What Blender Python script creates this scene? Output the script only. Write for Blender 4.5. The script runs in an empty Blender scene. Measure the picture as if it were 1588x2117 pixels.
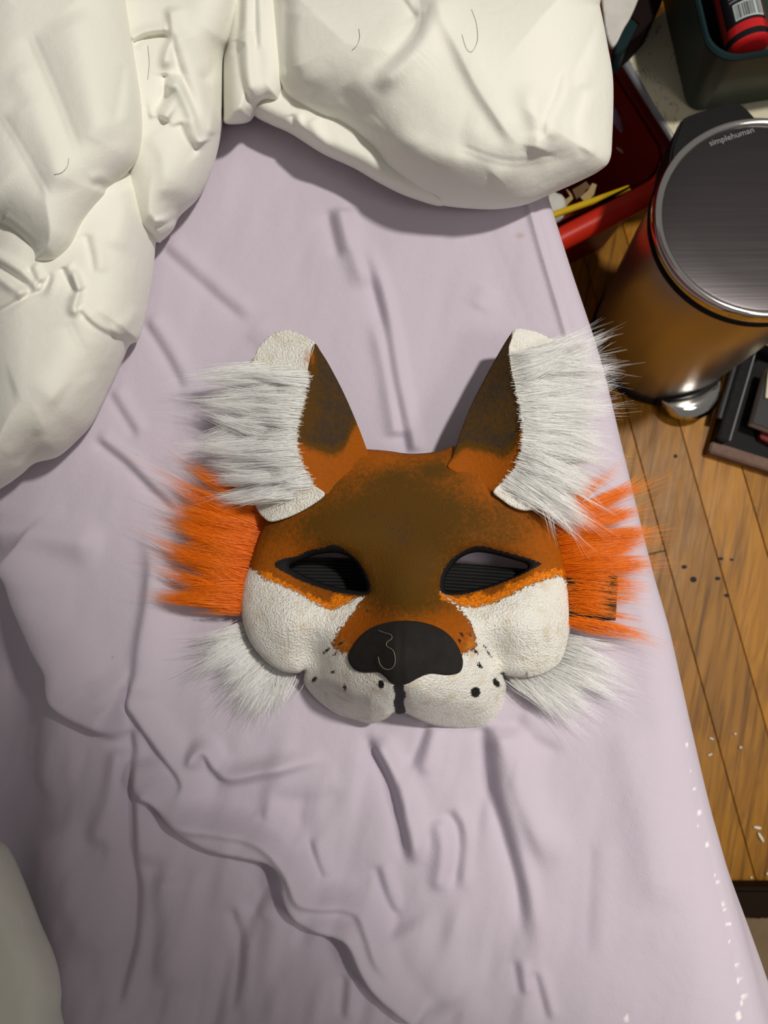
import bpy, bmesh, math, random
import numpy as np
from mathutils import Matrix, Vector

random.seed(7)
rng = np.random.default_rng(7)
SC = bpy.context.scene
COL = SC.collection

# ------------------------------------------------------------------ camera
FPX, CAM_H = 1590.0, 0.44            # focal length in pixels of a 1588 x 2117 frame; height over the mattress
def cam_axes(nx, ny):                # the camera looks almost straight down; (nx, ny) is where "down" falls in the frame
    d = np.array([(nx - 794) / FPX, -(ny - 1058.5) / FPX, -1.0]); d /= np.linalg.norm(d)
    z = -d; y = np.array([0, 1, 0.0]) - z * z[1]; y /= np.linalg.norm(y)
    return np.array([np.cross(y, z), y, z])
RC = cam_axes(862, 1288)
cam = bpy.data.cameras.new('camera'); cam_o = bpy.data.objects.new('camera', cam); COL.objects.link(cam_o)
cam.sensor_fit = 'HORIZONTAL'; cam.sensor_width = 36.0; cam.lens = FPX / 1588 * 36.0
cam.clip_start = 0.01; cam.clip_end = 50
cam.dof.use_dof = True; cam.dof.focus_distance = 0.40; cam.dof.aperture_fstop = 18.0
cam_o.matrix_world = Matrix([[*RC[0], 0], [*RC[1], 0], [*RC[2], CAM_H], [0, 0, 0, 1]])
SC.camera = cam_o

# ------------------------------------------------------------------ light, world, exposure
world = bpy.data.worlds.new('room_dusk'); SC.world = world; world.use_nodes = True
world.node_tree.nodes['Background'].inputs[0].default_value = (1.0, 0.93, 0.86, 1)
world.node_tree.nodes['Background'].inputs[1].default_value = 0.165
lamp = bpy.data.lights.new('room_lamp', 'SPOT'); lamp_o = bpy.data.objects.new('room_lamp', lamp); COL.objects.link(lamp_o)
lamp.energy = 101; lamp.color = (1.0, 0.955, 0.87); lamp.shadow_soft_size = 0.06
lamp.spot_size = math.radians(68.6); lamp.spot_blend = 0.16
lamp_o.location = (0.784, 0.433, 1.607)
lamp_o.rotation_euler = (Vector((0.640, 0.619, 0.0)) - Vector(lamp_o.location)).to_track_quat('-Z', 'Y').to_euler()
lamp2 = bpy.data.lights.new('fill_lamp', 'SPOT'); lamp2_o = bpy.data.objects.new('fill_lamp', lamp2); COL.objects.link(lamp2_o)  # unseen fill spot, added to brighten the right side and the floor
lamp2.energy = 15.5; lamp2.color = (1.0, 0.94, 0.85); lamp2.shadow_soft_size = 0.20
lamp2.spot_size = math.radians(59.5); lamp2.spot_blend = 0.475
lamp2_o.location = (0.766, -0.232, 0.82)
lamp2_o.rotation_euler = (Vector((0.458, -0.136, 0.0)) - Vector(lamp2_o.location)).to_track_quat('-Z', 'Y').to_euler()
SC.view_settings.view_transform = 'Standard'
SC.view_settings.look = 'None'
SC.view_settings.exposure = 0.0
SC.view_settings.gamma = 1.0
SC.view_settings.use_curve_mapping = False

# ------------------------------------------------------------------ helpers
def at(p, z):
    """world point(s) seen at pixel p of the photograph when they lie at height z"""
    p = np.asarray(p, float); z = np.asarray(z, float)
    v = np.stack([(p[..., 0] - 794) / FPX, -(p[..., 1] - 1058.5) / FPX, -np.ones(p.shape[:-1])], -1) @ RC.T
    t = (z - CAM_H) / v[..., 2]
    return np.stack([v[..., 0] * t, v[..., 1] * t, np.broadcast_to(z, t.shape) + 0 * t], -1)
def pix(w):
    c = (np.asarray(w, float) - [0, 0, CAM_H]) @ RC
    return np.stack([794 + FPX * c[..., 0] / -c[..., 2], 1058.5 - FPX * c[..., 1] / -c[..., 2]], -1)
def V(x, y, z): return Vector(at((x, y), z).tolist())

def tag(o, label=None, cat=None, group=None, kind=None):
    if label: o['label'] = label
    if cat: o['category'] = cat
    if group: o['group'] = group
    if kind: o['kind'] = kind
    return o
def empty(name, loc, label, cat, group=None):
    o = bpy.data.objects.new(name, None); COL.objects.link(o); o.location = loc; o.empty_display_size = 0.02
    return tag(o, label, cat, group)
def link(name, me, mat, parent=None, smooth=True, auto=None):
    if mat is not None and len(me.materials) == 0: me.materials.append(mat)
    o = bpy.data.objects.new(name, me); COL.objects.link(o)
    if smooth: me.shade_smooth()
    if auto: me.set_sharp_from_angle(angle=math.radians(auto))
    if parent is not None:
        o.parent = parent; o.matrix_parent_inverse = Matrix.Translation(-Vector(parent.location)) if parent.parent is None else Matrix.Identity(4)
    return o
def mesh_np(name, v, f, mat, parent=None, attrs=None, smooth=True, auto=None):
    """v (N,3), f (M,k) with one k for all faces"""
    v = np.ascontiguousarray(v, np.float32); f = np.ascontiguousarray(f, np.int32); k = f.shape[1]
    me = bpy.data.meshes.new(name)
    me.vertices.add(len(v)); me.vertices.foreach_set('co', v.ravel())
    me.loops.add(f.size); me.loops.foreach_set('vertex_index', f.ravel())
    me.polygons.add(len(f)); me.polygons.foreach_set('loop_start', np.arange(0, f.size, k, dtype=np.int32))
    for n, a in (attrs or {}).items():
        at_ = me.attributes.new(n, 'FLOAT', 'POINT'); at_.data.foreach_set('value', np.ascontiguousarray(a, np.float32))
    me.update(calc_edges=True); me.validate()
    return link(name, me, mat, parent, smooth, auto)
def bm_obj(name, bm, mat, parent=None, smooth=True, auto=35):
    me = bpy.data.meshes.new(name); bm.normal_update(); bm.to_mesh(me); bm.free()
    return link(name, me, mat, parent, smooth, auto)
def fix_normals(bm): bmesh.ops.recalc_face_normals(bm, faces=bm.faces[:])

def spline(pts, n=8, closed=False):
    """Catmull-Rom through pts"""
    p = np.asarray(pts, float); m = len(p)
    q = np.vstack([p[-1:], p, p[:2]]) if closed else np.vstack([2 * p[0] - p[1], p, 2 * p[-1] - p[-2]])
    out = []
    t = (np.arange(n) / n)[:, None]
    for i in range(m if closed else m - 1):
        a, b, c, d = q[i], q[i + 1], q[i + 2], q[i + 3]
        out.append(0.5 * (2 * b + (c - a) * t + (2 * a - 5 * b + 4 * c - d) * t ** 2 + (3 * b - a - 3 * c + d) * t ** 3))
    if not closed: out.append(p[-1:])
    return np.vstack(out)
def smooth01(x, a=0.0, b=1.0):
    t = np.clip((x - a) / (b - a), 0, 1); return t * t * (3 - 2 * t)

def seg_near(p, a, b):
    """nearest point on segments a->b for every p: distance, closest point, segment index"""
    best = np.full(len(p), 1e18); cp = np.zeros_like(p); idx = np.zeros(len(p), int)
    for i in range(len(a)):
        d = b[i] - a[i]; L = max(d @ d, 1e-12)
        t = np.clip(((p - a[i]) @ d) / L, 0, 1); c = a[i] + t[:, None] * d
        q = ((p - c) ** 2).sum(1); k = q < best
        best[k] = q[k]; cp[k] = c[k]; idx[k] = i
    return np.sqrt(best), cp, idx
def inside(p, poly):
    r = np.zeros(len(p), bool); x, y = p[:, 0], p[:, 1]; n = len(poly)
    for i in range(n):
        x1, y1 = poly[i]; x2, y2 = poly[(i + 1) % n]
        if y1 == y2: continue
        c = ((y1 > y) != (y2 > y)) & (x < (x2 - x1) * (y - y1) / (y2 - y1) + x1)
        r ^= c
    return r
def sdf(p, poly):
    """positive inside"""
    poly = np.asarray(poly, float)
    d, _, _ = seg_near(p, poly, np.roll(poly, -1, 0))
    return np.where(inside(p, poly), d, -d)
def line_dist(p, pts):
    pts = np.asarray(pts, float)
    return seg_near(p, pts[:-1], pts[1:])[0]

def patch(poly, step, holes=()):
    """quad grid over a polygon (pixels) with its border vertices snapped to the outline
    -> pts, quads, sdf, border edges, inward normals of border vertices"""
    polys = [np.asarray(poly, float)] + [np.asarray(h, float) for h in holes]
    lo = polys[0].min(0) - step; hi = polys[0].max(0) + step
    nx = int((hi[0] - lo[0]) / step) + 2; ny = int((hi[1] - lo[1]) / step) + 2
    gx, gy = np.meshgrid(lo[0] + np.arange(nx) * step, lo[1] + np.arange(ny) * step)
    P = np.stack([gx.ravel(), gy.ravel()], 1)
    C = (P.reshape(ny, nx, 2)[:-1, :-1] + step / 2).reshape(-1, 2)
    ins = inside(C, polys[0])
    for h in polys[1:]: ins &= ~inside(C, h)
    ii = np.arange(ny * nx).reshape(ny, nx)
    Q = np.stack([ii[1:, :-1], ii[1:, 1:], ii[:-1, 1:], ii[:-1, :-1]], -1).reshape(-1, 4)[ins]
    used = np.unique(Q); mp = -np.ones(len(P), int); mp[used] = np.arange(len(used)); Q = mp[Q]; P = P[used]
    E = np.vstack([Q[:, [0, 1]], Q[:, [1, 2]], Q[:, [2, 3]], Q[:, [3, 0]]])
    key = np.sort(E, 1); key = key[:, 0] * len(P) + key[:, 1]
    _, inv, cnt = np.unique(key, return_inverse=True, return_counts=True)
    BE = E[cnt[inv] == 1]
    bv = np.unique(BE)
    A = np.vstack(polys); B = np.vstack([np.roll(q, -1, 0) for q in polys])
    d, cp, si = seg_near(P, A, B)
    nrm = np.zeros_like(P)
    T = B - A; N = np.stack([-T[:, 1], T[:, 0]], 1); N /= np.linalg.norm(N, axis=1)[:, None] + 1e-9
    sg = []
    for k, q in enumerate(polys):
        ar = 0.5 * np.sum(q[:, 0] * np.roll(q[:, 1], -1) - np.roll(q[:, 0], -1) * q[:, 1])
        s = 1.0 if ar > 0 else -1.0
        sg += [s if k == 0 else -s] * len(q)
    N *= np.array(sg)[:, None]
    P[bv] = cp[bv]; d[bv] = 0; nrm[bv] = N[si[bv]]
    return P, Q, d, BE, bv, nrm

def rbf(ctrl, p, lin=True):
    """thin-plate surface through control points (x, y, z)"""
    c = np.asarray(ctrl, float); s = 200.0; X = c[:, :2] / s
    def U(r2): return np.where(r2 > 1e-12, 0.5 * r2 * np.log(r2 + 1e-12), 0)
    n = len(c); K = U(((X[:, None] - X[None]) ** 2).sum(-1)) + np.eye(n) * 1e-4
    Pm = np.c_[np.ones(n), X]; A = np.zeros((n + 3, n + 3)); A[:n, :n] = K; A[:n, n:] = Pm; A[n:, :n] = Pm.T
    w = np.linalg.solve(A, np.r_[c[:, 2], 0, 0, 0])
    q = np.asarray(p, float) / s; out = w[n] + q @ w[n + 1:]
    for i in range(n): out = out + w[i] * U(((q - X[i]) ** 2).sum(-1))
    return out

def fbm(p, scale, seed, octaves=3):
    """smooth value noise over 2-D points, about -1..1"""
    r = np.random.default_rng(seed); tot = 0; amp = 1.0; nrm = 0
    for o in range(octaves):
        g = r.uniform(-1, 1, (64, 64)); q = p / scale * 2 ** o + r.uniform(0, 64, 2)
        i = np.floor(q).astype(int); f = q - i; f = f * f * (3 - 2 * f); i %= 64; j = (i + 1) % 64
        v = (g[i[:, 0], i[:, 1]] * (1 - f[:, 0]) * (1 - f[:, 1]) + g[j[:, 0], i[:, 1]] * f[:, 0] * (1 - f[:, 1])
             + g[i[:, 0], j[:, 1]] * (1 - f[:, 0]) * f[:, 1] + g[j[:, 0], j[:, 1]] * f[:, 0] * f[:, 1])
        tot = tot + amp * v; nrm += amp; amp *= 0.5
    return tot / nrm

def wrinkles(p, items, neg=0.6):
    """cloth folds: (points, height in mm, width on the lower-left side, width on the upper-right side[, taper start, taper end])"""
    z = np.zeros(len(p))
    for it in items:
        pts, amp, w0, w1 = it[:4]; ta, tb = it[4:6] if len(it) > 4 else (0.12, 0.2)
        c = spline(pts, 7); W = max(w0, w1) * 4.5
        k = np.where((p[:, 0] > c[:, 0].min() - W) & (p[:, 0] < c[:, 0].max() + W) & (p[:, 1] > c[:, 1].min() - W) & (p[:, 1] < c[:, 1].max() + W))[0]
        if len(k) == 0: continue
        q = p[k]; d, cp, si = seg_near(q, c[:-1], c[1:])
        L = np.r_[0, np.cumsum(np.linalg.norm(np.diff(c, axis=0), axis=1))]
        s = (L[si] + np.linalg.norm(cp - c[si], axis=1)) / L[-1]
        lit = ((q - cp) @ np.array([0.75, -0.66])) / (d + 1e-6)         # towards the upper right of the picture
        lit = smooth01(lit, -0.5, 0.5); near = smooth01(d, 0, 0.5 * min(w0, w1)); lit = 0.5 + (lit - 0.5) * near
        if amp > 0:
            w = w0 * 1.05 + (w1 * 1.3 - w0 * 1.05) * lit; prof = np.exp(-(d / w) ** 2)
        else:                                                             # a crease under a rolled lip
            prof = 0.55 * np.exp(-(d / (w0 * 0.9)) ** 2) - 0.75 * lit * np.exp(-((d - 1.5 * w1) / (1.35 * w1)) ** 2) + 0.35 * (1 - lit) * np.exp(-(d / (2.2 * w0)) ** 2)
        prof = prof * smooth01(s, -1e-6, max(ta, 1e-6)) * (1 - smooth01(s, 1 - max(tb, 1e-6), 1 + 1e-6))
        z[k] += amp * (1.25 if amp > 0 else neg) * 1e-3 * prof
    return z

# ------------------------------------------------------------------ materials
class Mat:
    def __init__(s, name):
        s.m = bpy.data.materials.new(name); s.m.use_nodes = True; s.t = s.m.node_tree; s.n = s.t.nodes
        s.b = s.n['Principled BSDF']; s.tc = s.n.new('ShaderNodeTexCoord'); s.co = s.tc.outputs['Object']
    def put(s, sock, v):
        if isinstance(v, bpy.types.NodeSocket): s.t.links.new(v, sock)
        elif isinstance(v, (tuple, list)) and len(v) == 3 and sock.type == 'RGBA': sock.default_value = (*v, 1)
        else: sock.default_value = v
    def set(s, **k):
        for a, v in k.items(): s.put(s.b.inputs[a.replace('_', ' ')], v)
        return s
    def math(s, op, a, b=0.0, c=0.0, clamp=False):
        n = s.n.new('ShaderNodeMath'); n.operation = op; n.use_clamp = clamp
        for i, v in enumerate((a, b, c)): s.put(n.inputs[i], v)
        return n.outputs[0]
    def noise(s, scale, detail=2, rough=0.5, co=None, dist=0.0):
        n = s.n.new('ShaderNodeTexNoise'); n.inputs['Scale'].default_value = scale; n.inputs['Detail'].default_value = detail
        n.inputs['Roughness'].default_value = rough; n.inputs['Distortion'].default_value = dist
        s.t.links.new(co or s.co, n.inputs['Vector']); return n.outputs['Fac']
    def map(s, scale=(1, 1, 1), rot=(0, 0, 0), loc=(0, 0, 0), co=None):
        n = s.n.new('ShaderNodeMapping'); n.inputs['Scale'].default_value = scale; n.inputs['Rotation'].default_value = rot; n.inputs['Location'].default_value = loc
        s.t.links.new(co or s.co, n.inputs['Vector']); return n.outputs[0]
    def mix(s, f, a, b):
        n = s.n.new('ShaderNodeMix'); n.data_type = 'RGBA'
        s.put(n.inputs[0], f); s.put(n.inputs[6], a); s.put(n.inputs[7], b); return n.outputs[2]
    def ramp(s, f, a, b):            # smooth step a..b of a value
        n = s.n.new('ShaderNodeMapRange'); n.interpolation_type = 'SMOOTHSTEP'
        s.put(n.inputs[0], f); n.inputs[1].default_value = a; n.inputs[2].default_value = b; return n.outputs[0]
    def attr(s, name):
        n = s.n.new('ShaderNodeAttribute'); n.attribute_name = name; return n.outputs['Fac']
    def bump(s, h, strength=1.0, dist=0.001, prev=None):
        n = s.n.new('ShaderNodeBump'); n.inputs['Strength'].default_value = strength; n.inputs['Distance'].default_value = dist
        s.t.links.new(h, n.inputs['Height'])
        if prev: s.t.links.new(prev, n.inputs['Normal'])
        s.t.links.new(n.outputs[0], s.b.inputs['Normal']); return n.outputs[0]
def plain(name, col, rough=0.5, metal=0.0, var=0.15, vs=60, bump=0.0, bs=400, **k):
    """one colour with a little mottling"""
    M = Mat(name); n = M.noise(vs, 3)
    M.set(Base_Color=M.mix(n, tuple(c * (1 - var) for c in col), tuple(min(1, c * (1 + var)) for c in col)), Roughness=rough, Metallic=metal)
    M.b.inputs['Specular IOR Level'].default_value = 0.5 if rough < 0.3 else 0.22
    if bump: M.bump(M.noise(bs, 3), 0.6, bump)
    for a, v in k.items(): M.b.inputs[a.replace('_', ' ')].default_value = v
    return M.m

def mat_sheet():
    M = Mat('lavender_sheet'); n = M.noise(9, 3)
    c = M.mix(n, (0.525, 0.467, 0.552), (0.58, 0.515, 0.605))
    st = M.attr('spot'); c = M.mix(st, c, (0.86, 0.80, 0.84))
    c = M.mix(M.attr('stain'), c, (0.42, 0.30, 0.27))
    M.set(Base_Color=c, Roughness=0.75, Sheen_Weight=0.25, Sheen_Roughness=0.4)
    M.b.inputs['Specular IOR Level'].default_value = 0.25
    w = M.noise(1700, 2); b = M.bump(w, 0.35, 0.0006); M.bump(M.noise(160, 3), 0.25, 0.0012, b)
    return M.m
def mat_cotton(name, a, b):
    M = Mat(name); M.set(Base_Color=M.mix(M.noise(14, 3), a, b), Roughness=0.85, Sheen_Weight=0.15)
    M.b.inputs['Specular IOR Level'].default_value = 0.2
    w = M.noise(1500, 2); q = M.bump(w, 0.25, 0.0005); M.bump(M.noise(120, 4), 0.3, 0.0015, q)
    return M.m
ORANGE, DARK, WHITE, INK = (0.33, 0.080, 0.002), (0.086, 0.038, 0.003), (0.93, 0.91, 0.85), (0.012, 0.012, 0.013)
def felt_bump(M, white=None):
    g = M.noise(900, 3, 0.6); f = M.noise(330, 3, 0.6)
    if white is None: b = M.bump(g, 0.5, 0.0006); return
    h = M.math('ADD', M.math('MULTIPLY', g, M.math('MULTIPLY_ADD', white, 1.3, 0.45)), M.math('MULTIPLY', f, M.math('MULTIPLY', white, 0.8)))
    M.bump(h, 0.9, 0.0012)
def mat_face():
    """painted felt: every painted area is a signed distance in pixels on the vertices, roughened at its edge"""
    M = Mat('painted_felt'); e = M.noise(950, 3, 0.7); e2 = M.noise(260, 3, 0.6); big = M.noise(70, 3)
    fine = M.noise(1300, 2, 0.8)
    dk = M.math('ADD', M.attr('dark'), M.math('MULTIPLY_ADD', big, 0.55, -0.28))
    dk = M.math('ADD', dk, M.math('MULTIPLY_ADD', fine, 0.7, -0.35)); dk = M.math('ADD', dk, M.math('MULTIPLY_ADD', M.noise(420, 3, 0.7), 0.9, -0.45))
    c = M.mix(M.ramp(dk, 0.0, 1.0), ORANGE, DARK)
    c = M.mix(M.ramp(dk, 1.2, 1.75), c, (0.040, 0.027, 0.018))
    # thick bright orange under the eyes
    br = M.math('ADD', M.attr('bright'), M.math('MULTIPLY_ADD', M.noise(600, 4, 0.75), 40.0, -20.0))
    c = M.mix(M.ramp(br, -2.0, 3.0), c, M.mix(M.ramp(e, 0.35, 0.65), (0.42, 0.10, 0.004), (0.86, 0.24, 0.006)))
    # white
    wd = M.math('ADD', M.attr('white'), M.math('MULTIPLY_ADD', M.noise(520, 4, 0.75), 36.0, -18.0)); wm = M.ramp(wd, -1.2, 1.2)
    dirty = M.mix(M.ramp(M.noise(120, 4), 0.45, 0.78), WHITE, (0.78, 0.70, 0.56))
    dirty = M.mix(M.ramp(fine, 0.72, 0.78), dirty, (0.42, 0.32, 0.22))
    c = M.mix(wm, c, dirty)
    fz = M.math('ADD', M.attr('fuzz'), M.math('MULTIPLY_ADD', e2, 1.0, -0.5))
    c = M.mix(M.math('MULTIPLY', M.ramp(fz, 0.2, 0.9), 0.75), c, (0.55, 0.20, 0.03))
    bd = M.math('ADD', M.attr('ink'), M.math('MULTIPLY_ADD', e, 13.0, -6.5)); bm_ = M.ramp(bd, -1.0, 1.0)
    c = M.mix(bm_, c, INK)
    M.set(Base_Color=c, Roughness=M.math('MULTIPLY_ADD', wm, -0.15, 0.72))
    M.b.inputs['Specular IOR Level'].default_value = 0.12
    felt_bump(M, wm); return M.m
def mat_fur(name, root, tip):
    M = Mat(name); t = M.attr('t'); r = M.attr('rnd')
    c = M.mix(t, root, tip); c = M.mix(M.math('MULTIPLY', r, 0.25), c, tuple(x * 0.75 for x in root))
    M.set(Base_Color=c, Roughness=0.5)
    M.b.inputs['Specular IOR Level'].default_value = 0.35
    tr = M.n.new('ShaderNodeBsdfTranslucent'); M.t.links.new(c, tr.inputs[0])
    mx = M.n.new('ShaderNodeMixShader'); mx.inputs[0].default_value = 0.3
    M.t.links.new(M.b.outputs[0], mx.inputs[1]); M.t.links.new(tr.outputs[0], mx.inputs[2])
    M.t.links.new(mx.outputs[0], M.n['Material Output'].inputs[0]); return M.m
def mat_steel(name, col, rough, streak=0.0, axis='z'):
    M = Mat(name)
    sc = (700, 700, 6) if axis == 'z' else (8, 420, 420)
    n = M.noise(1.0, 3, 0.6, M.map(sc)); M.set(Base_Color=col, Metallic=1.0, Roughness=M.math('MULTIPLY_ADD', n, streak, rough - streak / 2))
    if streak: M.bump(n, 0.15, 0.0002)
    return M.m
def mat_wood(i):
    """one of several board colours of the honey oak floor"""
    M = Mat('oak_board'); r = random.Random(i)
    o = (r.uniform(-9, 9), r.uniform(-9, 9), r.uniform(-9, 9)); rot = (0, 0, math.radians(-12.7))
    co = M.map((1, 1, 1), (0, 0, -rot[2]), o)
    g = M.noise(1.0, 4, 0.6, M.map((170, 7, 20), co=co)); w = M.noise(1.0, 3, 0.5, M.map((34, 5, 10), co=co), 1.4); ring = M.math('SINE', M.math('MULTIPLY', w, 26.0))
    k = r.uniform(0.82, 1.12)
    a = (0.41 * k, 0.178 * k, 0.012 * k); b = (0.24 * k, 0.092 * k, 0.005 * k)
    c = M.mix(M.math('MULTIPLY_ADD', ring, 0.22, 0.3), a, b); c = M.mix(M.ramp(g, 0.45, 0.75), c, tuple(x * 0.62 for x in b))
    blot = M.ramp(M.noise(1.0, 4, 0.7, M.map((60, 14, 20), co=co)), 0.66, 0.74)
    c = M.mix(M.math('MULTIPLY', blot, 0.6), c, (0.11, 0.06, 0.035))
    sc = M.math('MULTIPLY', M.ramp(M.noise(1.0, 4, 0.7, M.map((260, 9, 20), co=co)), 0.64, 0.72), M.ramp(M.noise(1.0, 2, 0.5, M.map((22, 9, 20), co=co)), 0.5, 0.62))
    c = M.mix(M.math('MULTIPLY', sc, 0.35), c, (0.58, 0.36, 0.12))
    M.set(Base_Color=c, Roughness=M.math('MULTIPLY_ADD', M.noise(1.0, 3, 0.6, M.map((110, 20, 20), co=co)), 0.25, 0.28)); M.b.inputs['Specular IOR Level'].default_value = 0.2
    M.bump(g, 0.25, 0.0006); return M.m

MT = dict(
    sheet=mat_sheet(), duvet=mat_cotton('white_cotton', (0.82, 0.815, 0.74), (0.86, 0.85, 0.785)),
    pillow=mat_cotton('off_white_cotton', (0.86, 0.86, 0.76), (0.90, 0.90, 0.81)), face=mat_face(),
    nose=plain('black_felt', (0.016, 0.014, 0.013), 0.85, var=0.4, vs=150, bump=0.0006, bs=1200),
    strap=plain('black_elastic', (0.012, 0.012, 0.013), 0.7, bump=0.0003, bs=2500),
    fur_white=mat_fur('white_fur', (0.93, 0.93, 0.91), (0.96, 0.96, 0.96)), fur_orange=mat_fur('orange_fur', (0.93, 0.20, 0.001), (0.97, 0.29, 0.008)),
    steel=mat_steel('brushed_steel', (0.56, 0.53, 0.49), 0.32, 0.2), lid=mat_steel('satin_steel', (0.12, 0.108, 0.112), 0.24, 0.06, 'x'),
    chrome=mat_steel('polished_steel', (0.75, 0.74, 0.72), 0.11), black=plain('black_plastic', (0.010, 0.009, 0.010), 0.5, bump=0.0003, bs=1500, Specular_IOR_Level=0.1),
    red=plain('red_plastic', (0.52, 0.022, 0.008), 0.38), darkred=plain('dark_red_plastic', (0.16, 0.006, 0.005), 0.45), yellow=plain('yellow_plastic', (0.62, 0.40, 0.006), 0.5),  # the darker red also paints shade on the bin rim
    green=plain('dark_green_plastic', (0.030, 0.048, 0.040), 0.38, var=0.2, vs=20), cream=None,
    scrap=plain('kraft_scrap', (0.50, 0.36, 0.17), 0.8), paper=plain('white_paper', (0.62, 0.60, 0.56), 0.8), grey=plain('grey_board', (0.20, 0.21, 0.23), 0.6),
    wood_black=plain('worn_black_paint', (0.008, 0.0075, 0.0075), 0.6, var=0.5, vs=180, bump=0.0012, bs=160, Specular_IOR_Level=0.12), worn=plain('worn_brown_board', (0.16, 0.095, 0.07), 0.6, var=0.5, vs=90, bump=0.0006, bs=220),
    book=plain('charcoal_cover', (0.035, 0.036, 0.04), 0.55), page=plain('page_edges', (0.55, 0.45, 0.36), 0.8), teal=plain('dark_teal_card', (0.005, 0.020, 0.023), 0.45),
    maroon=plain('black_maroon_card', (0.010, 0.005, 0.005), 0.7, Specular_IOR_Level=0.08), brown=plain('shade_brown', (0.012, 0.005, 0.002), 0.7, bump=0.0006, bs=500, Specular_IOR_Level=0.1), tan=plain('tan_card', (0.16, 0.11, 0.062), 0.8, var=0.3, vs=40),  # the dark brown colours the slab that stands in for floor shade
    label=plain('black_label', (0.010, 0.010, 0.012), 0.3), labelwhite=plain('white_label', (0.55, 0.60, 0.60), 0.35), thread=plain('pale_thread', (0.45, 0.36, 0.24), 0.8), grain=plain('white_grain', (0.8, 0.76, 0.66), 0.6),
    hair=plain('dark_hair', (0.03, 0.022, 0.018), 0.6), redfilm=plain('red_film', (0.42, 0.03, 0.03), 0.3), mauve=plain('mauve_film', (0.30, 0.20, 0.32), 0.25), fleck=plain('dark_fleck', (0.02, 0.02, 0.025), 0.7),
)
def mat_cream():
    M = Mat('sketched_paper'); c = M.mix(M.noise(25, 4), (0.60, 0.56, 0.40), (0.66, 0.62, 0.46))
    n = M.noise(38, 3, 0.5, None, 1.2); l = M.ramp(M.math('ABSOLUTE', M.math('SUBTRACT', n, 0.55)), 0.016, 0.0)
    z = M.ramp(M.noise(16, 2), 0.38, 0.5)
    c = M.mix(M.math('MULTIPLY', M.math('MULTIPLY', l, z), 0.75), c, (0.13, 0.12, 0.10)); M.set(Base_Color=c, Roughness=0.7); return M.m
MT['cream'] = mat_cream()

# ------------------------------------------------------------------ floor: honey oak boards running beside the bed
FL = -0.50
floor = bpy.data.objects.new('floor', None); COL.objects.link(floor); floor.location = (0.3, 0, FL); tag(floor, kind='structure')
D = Vector((-0.2195, 0.9756, 0)); X = Vector((0.9756, 0.2195, 0))       # along / across the boards
PW = 0.0585
def board(a0, a1, c0, c1, mat):
    bm = bmesh.new(); g = 0.00025; t = 0.012
    o = X * ((a0 + a1) / 2) + D * ((c0 + c1) / 2)
    hx, hy = (a1 - a0) / 2 - g, (c1 - c0) / 2 - g
    tilt = random.uniform(-0.0004, 0.0004)
    top = [bm.verts.new(o + X * (sx * (hx - 0.0007)) + D * (sy * (hy - 0.0007)) + Vector((0, 0, FL + sx * tilt))) for sx, sy in ((-1, -1), (1, -1), (1, 1), (-1, 1))]
    mid = [bm.verts.new(o + X * (sx * hx) + D * (sy * hy) + Vector((0, 0, FL - 0.0014))) for sx, sy in ((-1, -1), (1, -1), (1, 1), (-1, 1))]
    bot = [bm.verts.new(v.co + Vector((0, 0, -t))) for v in mid]
    bm.faces.new(top)
    for u, w in ((top, mid), (mid, bot)):
        for i in range(4): bm.faces.new((u[i], w[i], w[(i + 1) % 4], u[(i + 1) % 4]))
    fix_normals(bm); return bm_obj('plank', bm, mat, floor, False, None)
woods = [mat_wood(i) for i in range(7)]
seam = at(np.array([1420.0, 1300.0]), FL); s0 = seam[0] * X.x + seam[1] * X.y      # the open seam in view
for k in range(-4, 8):
    a0 = s0 + k * PW
    if k == -1: cuts = [-1.2, 0.0205, 1.4]
    else:
        c = -1.2 + random.uniform(0.0, 0.5); cuts = [-1.2]
        while c < 1.0: cuts.append(c); c += random.uniform(0.7, 1.1)
        cuts.append(1.4)
        if k in (0, 1): cuts = [-1.2, -0.62 - 0.1 * k, 0.62 + 0.1 * k, 1.4]
    for q in range(len(cuts) - 1): board(a0, a0 + PW, cuts[q], cuts[q + 1], woods[(k * 3 + q * 2) % 7])
bm = bmesh.new(); vs = [bm.verts.new((x, y, FL - 0.0135)) for x, y in ((-1.6, -1.6), (1.8, -1.6), (1.8, 1.8), (-1.6, 1.8))]; bm.faces.new(vs)
bm_obj('subfloor', bm, plain('dark_gap', (0.03, 0.015, 0.006), 0.9), floor, False, None)

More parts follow.
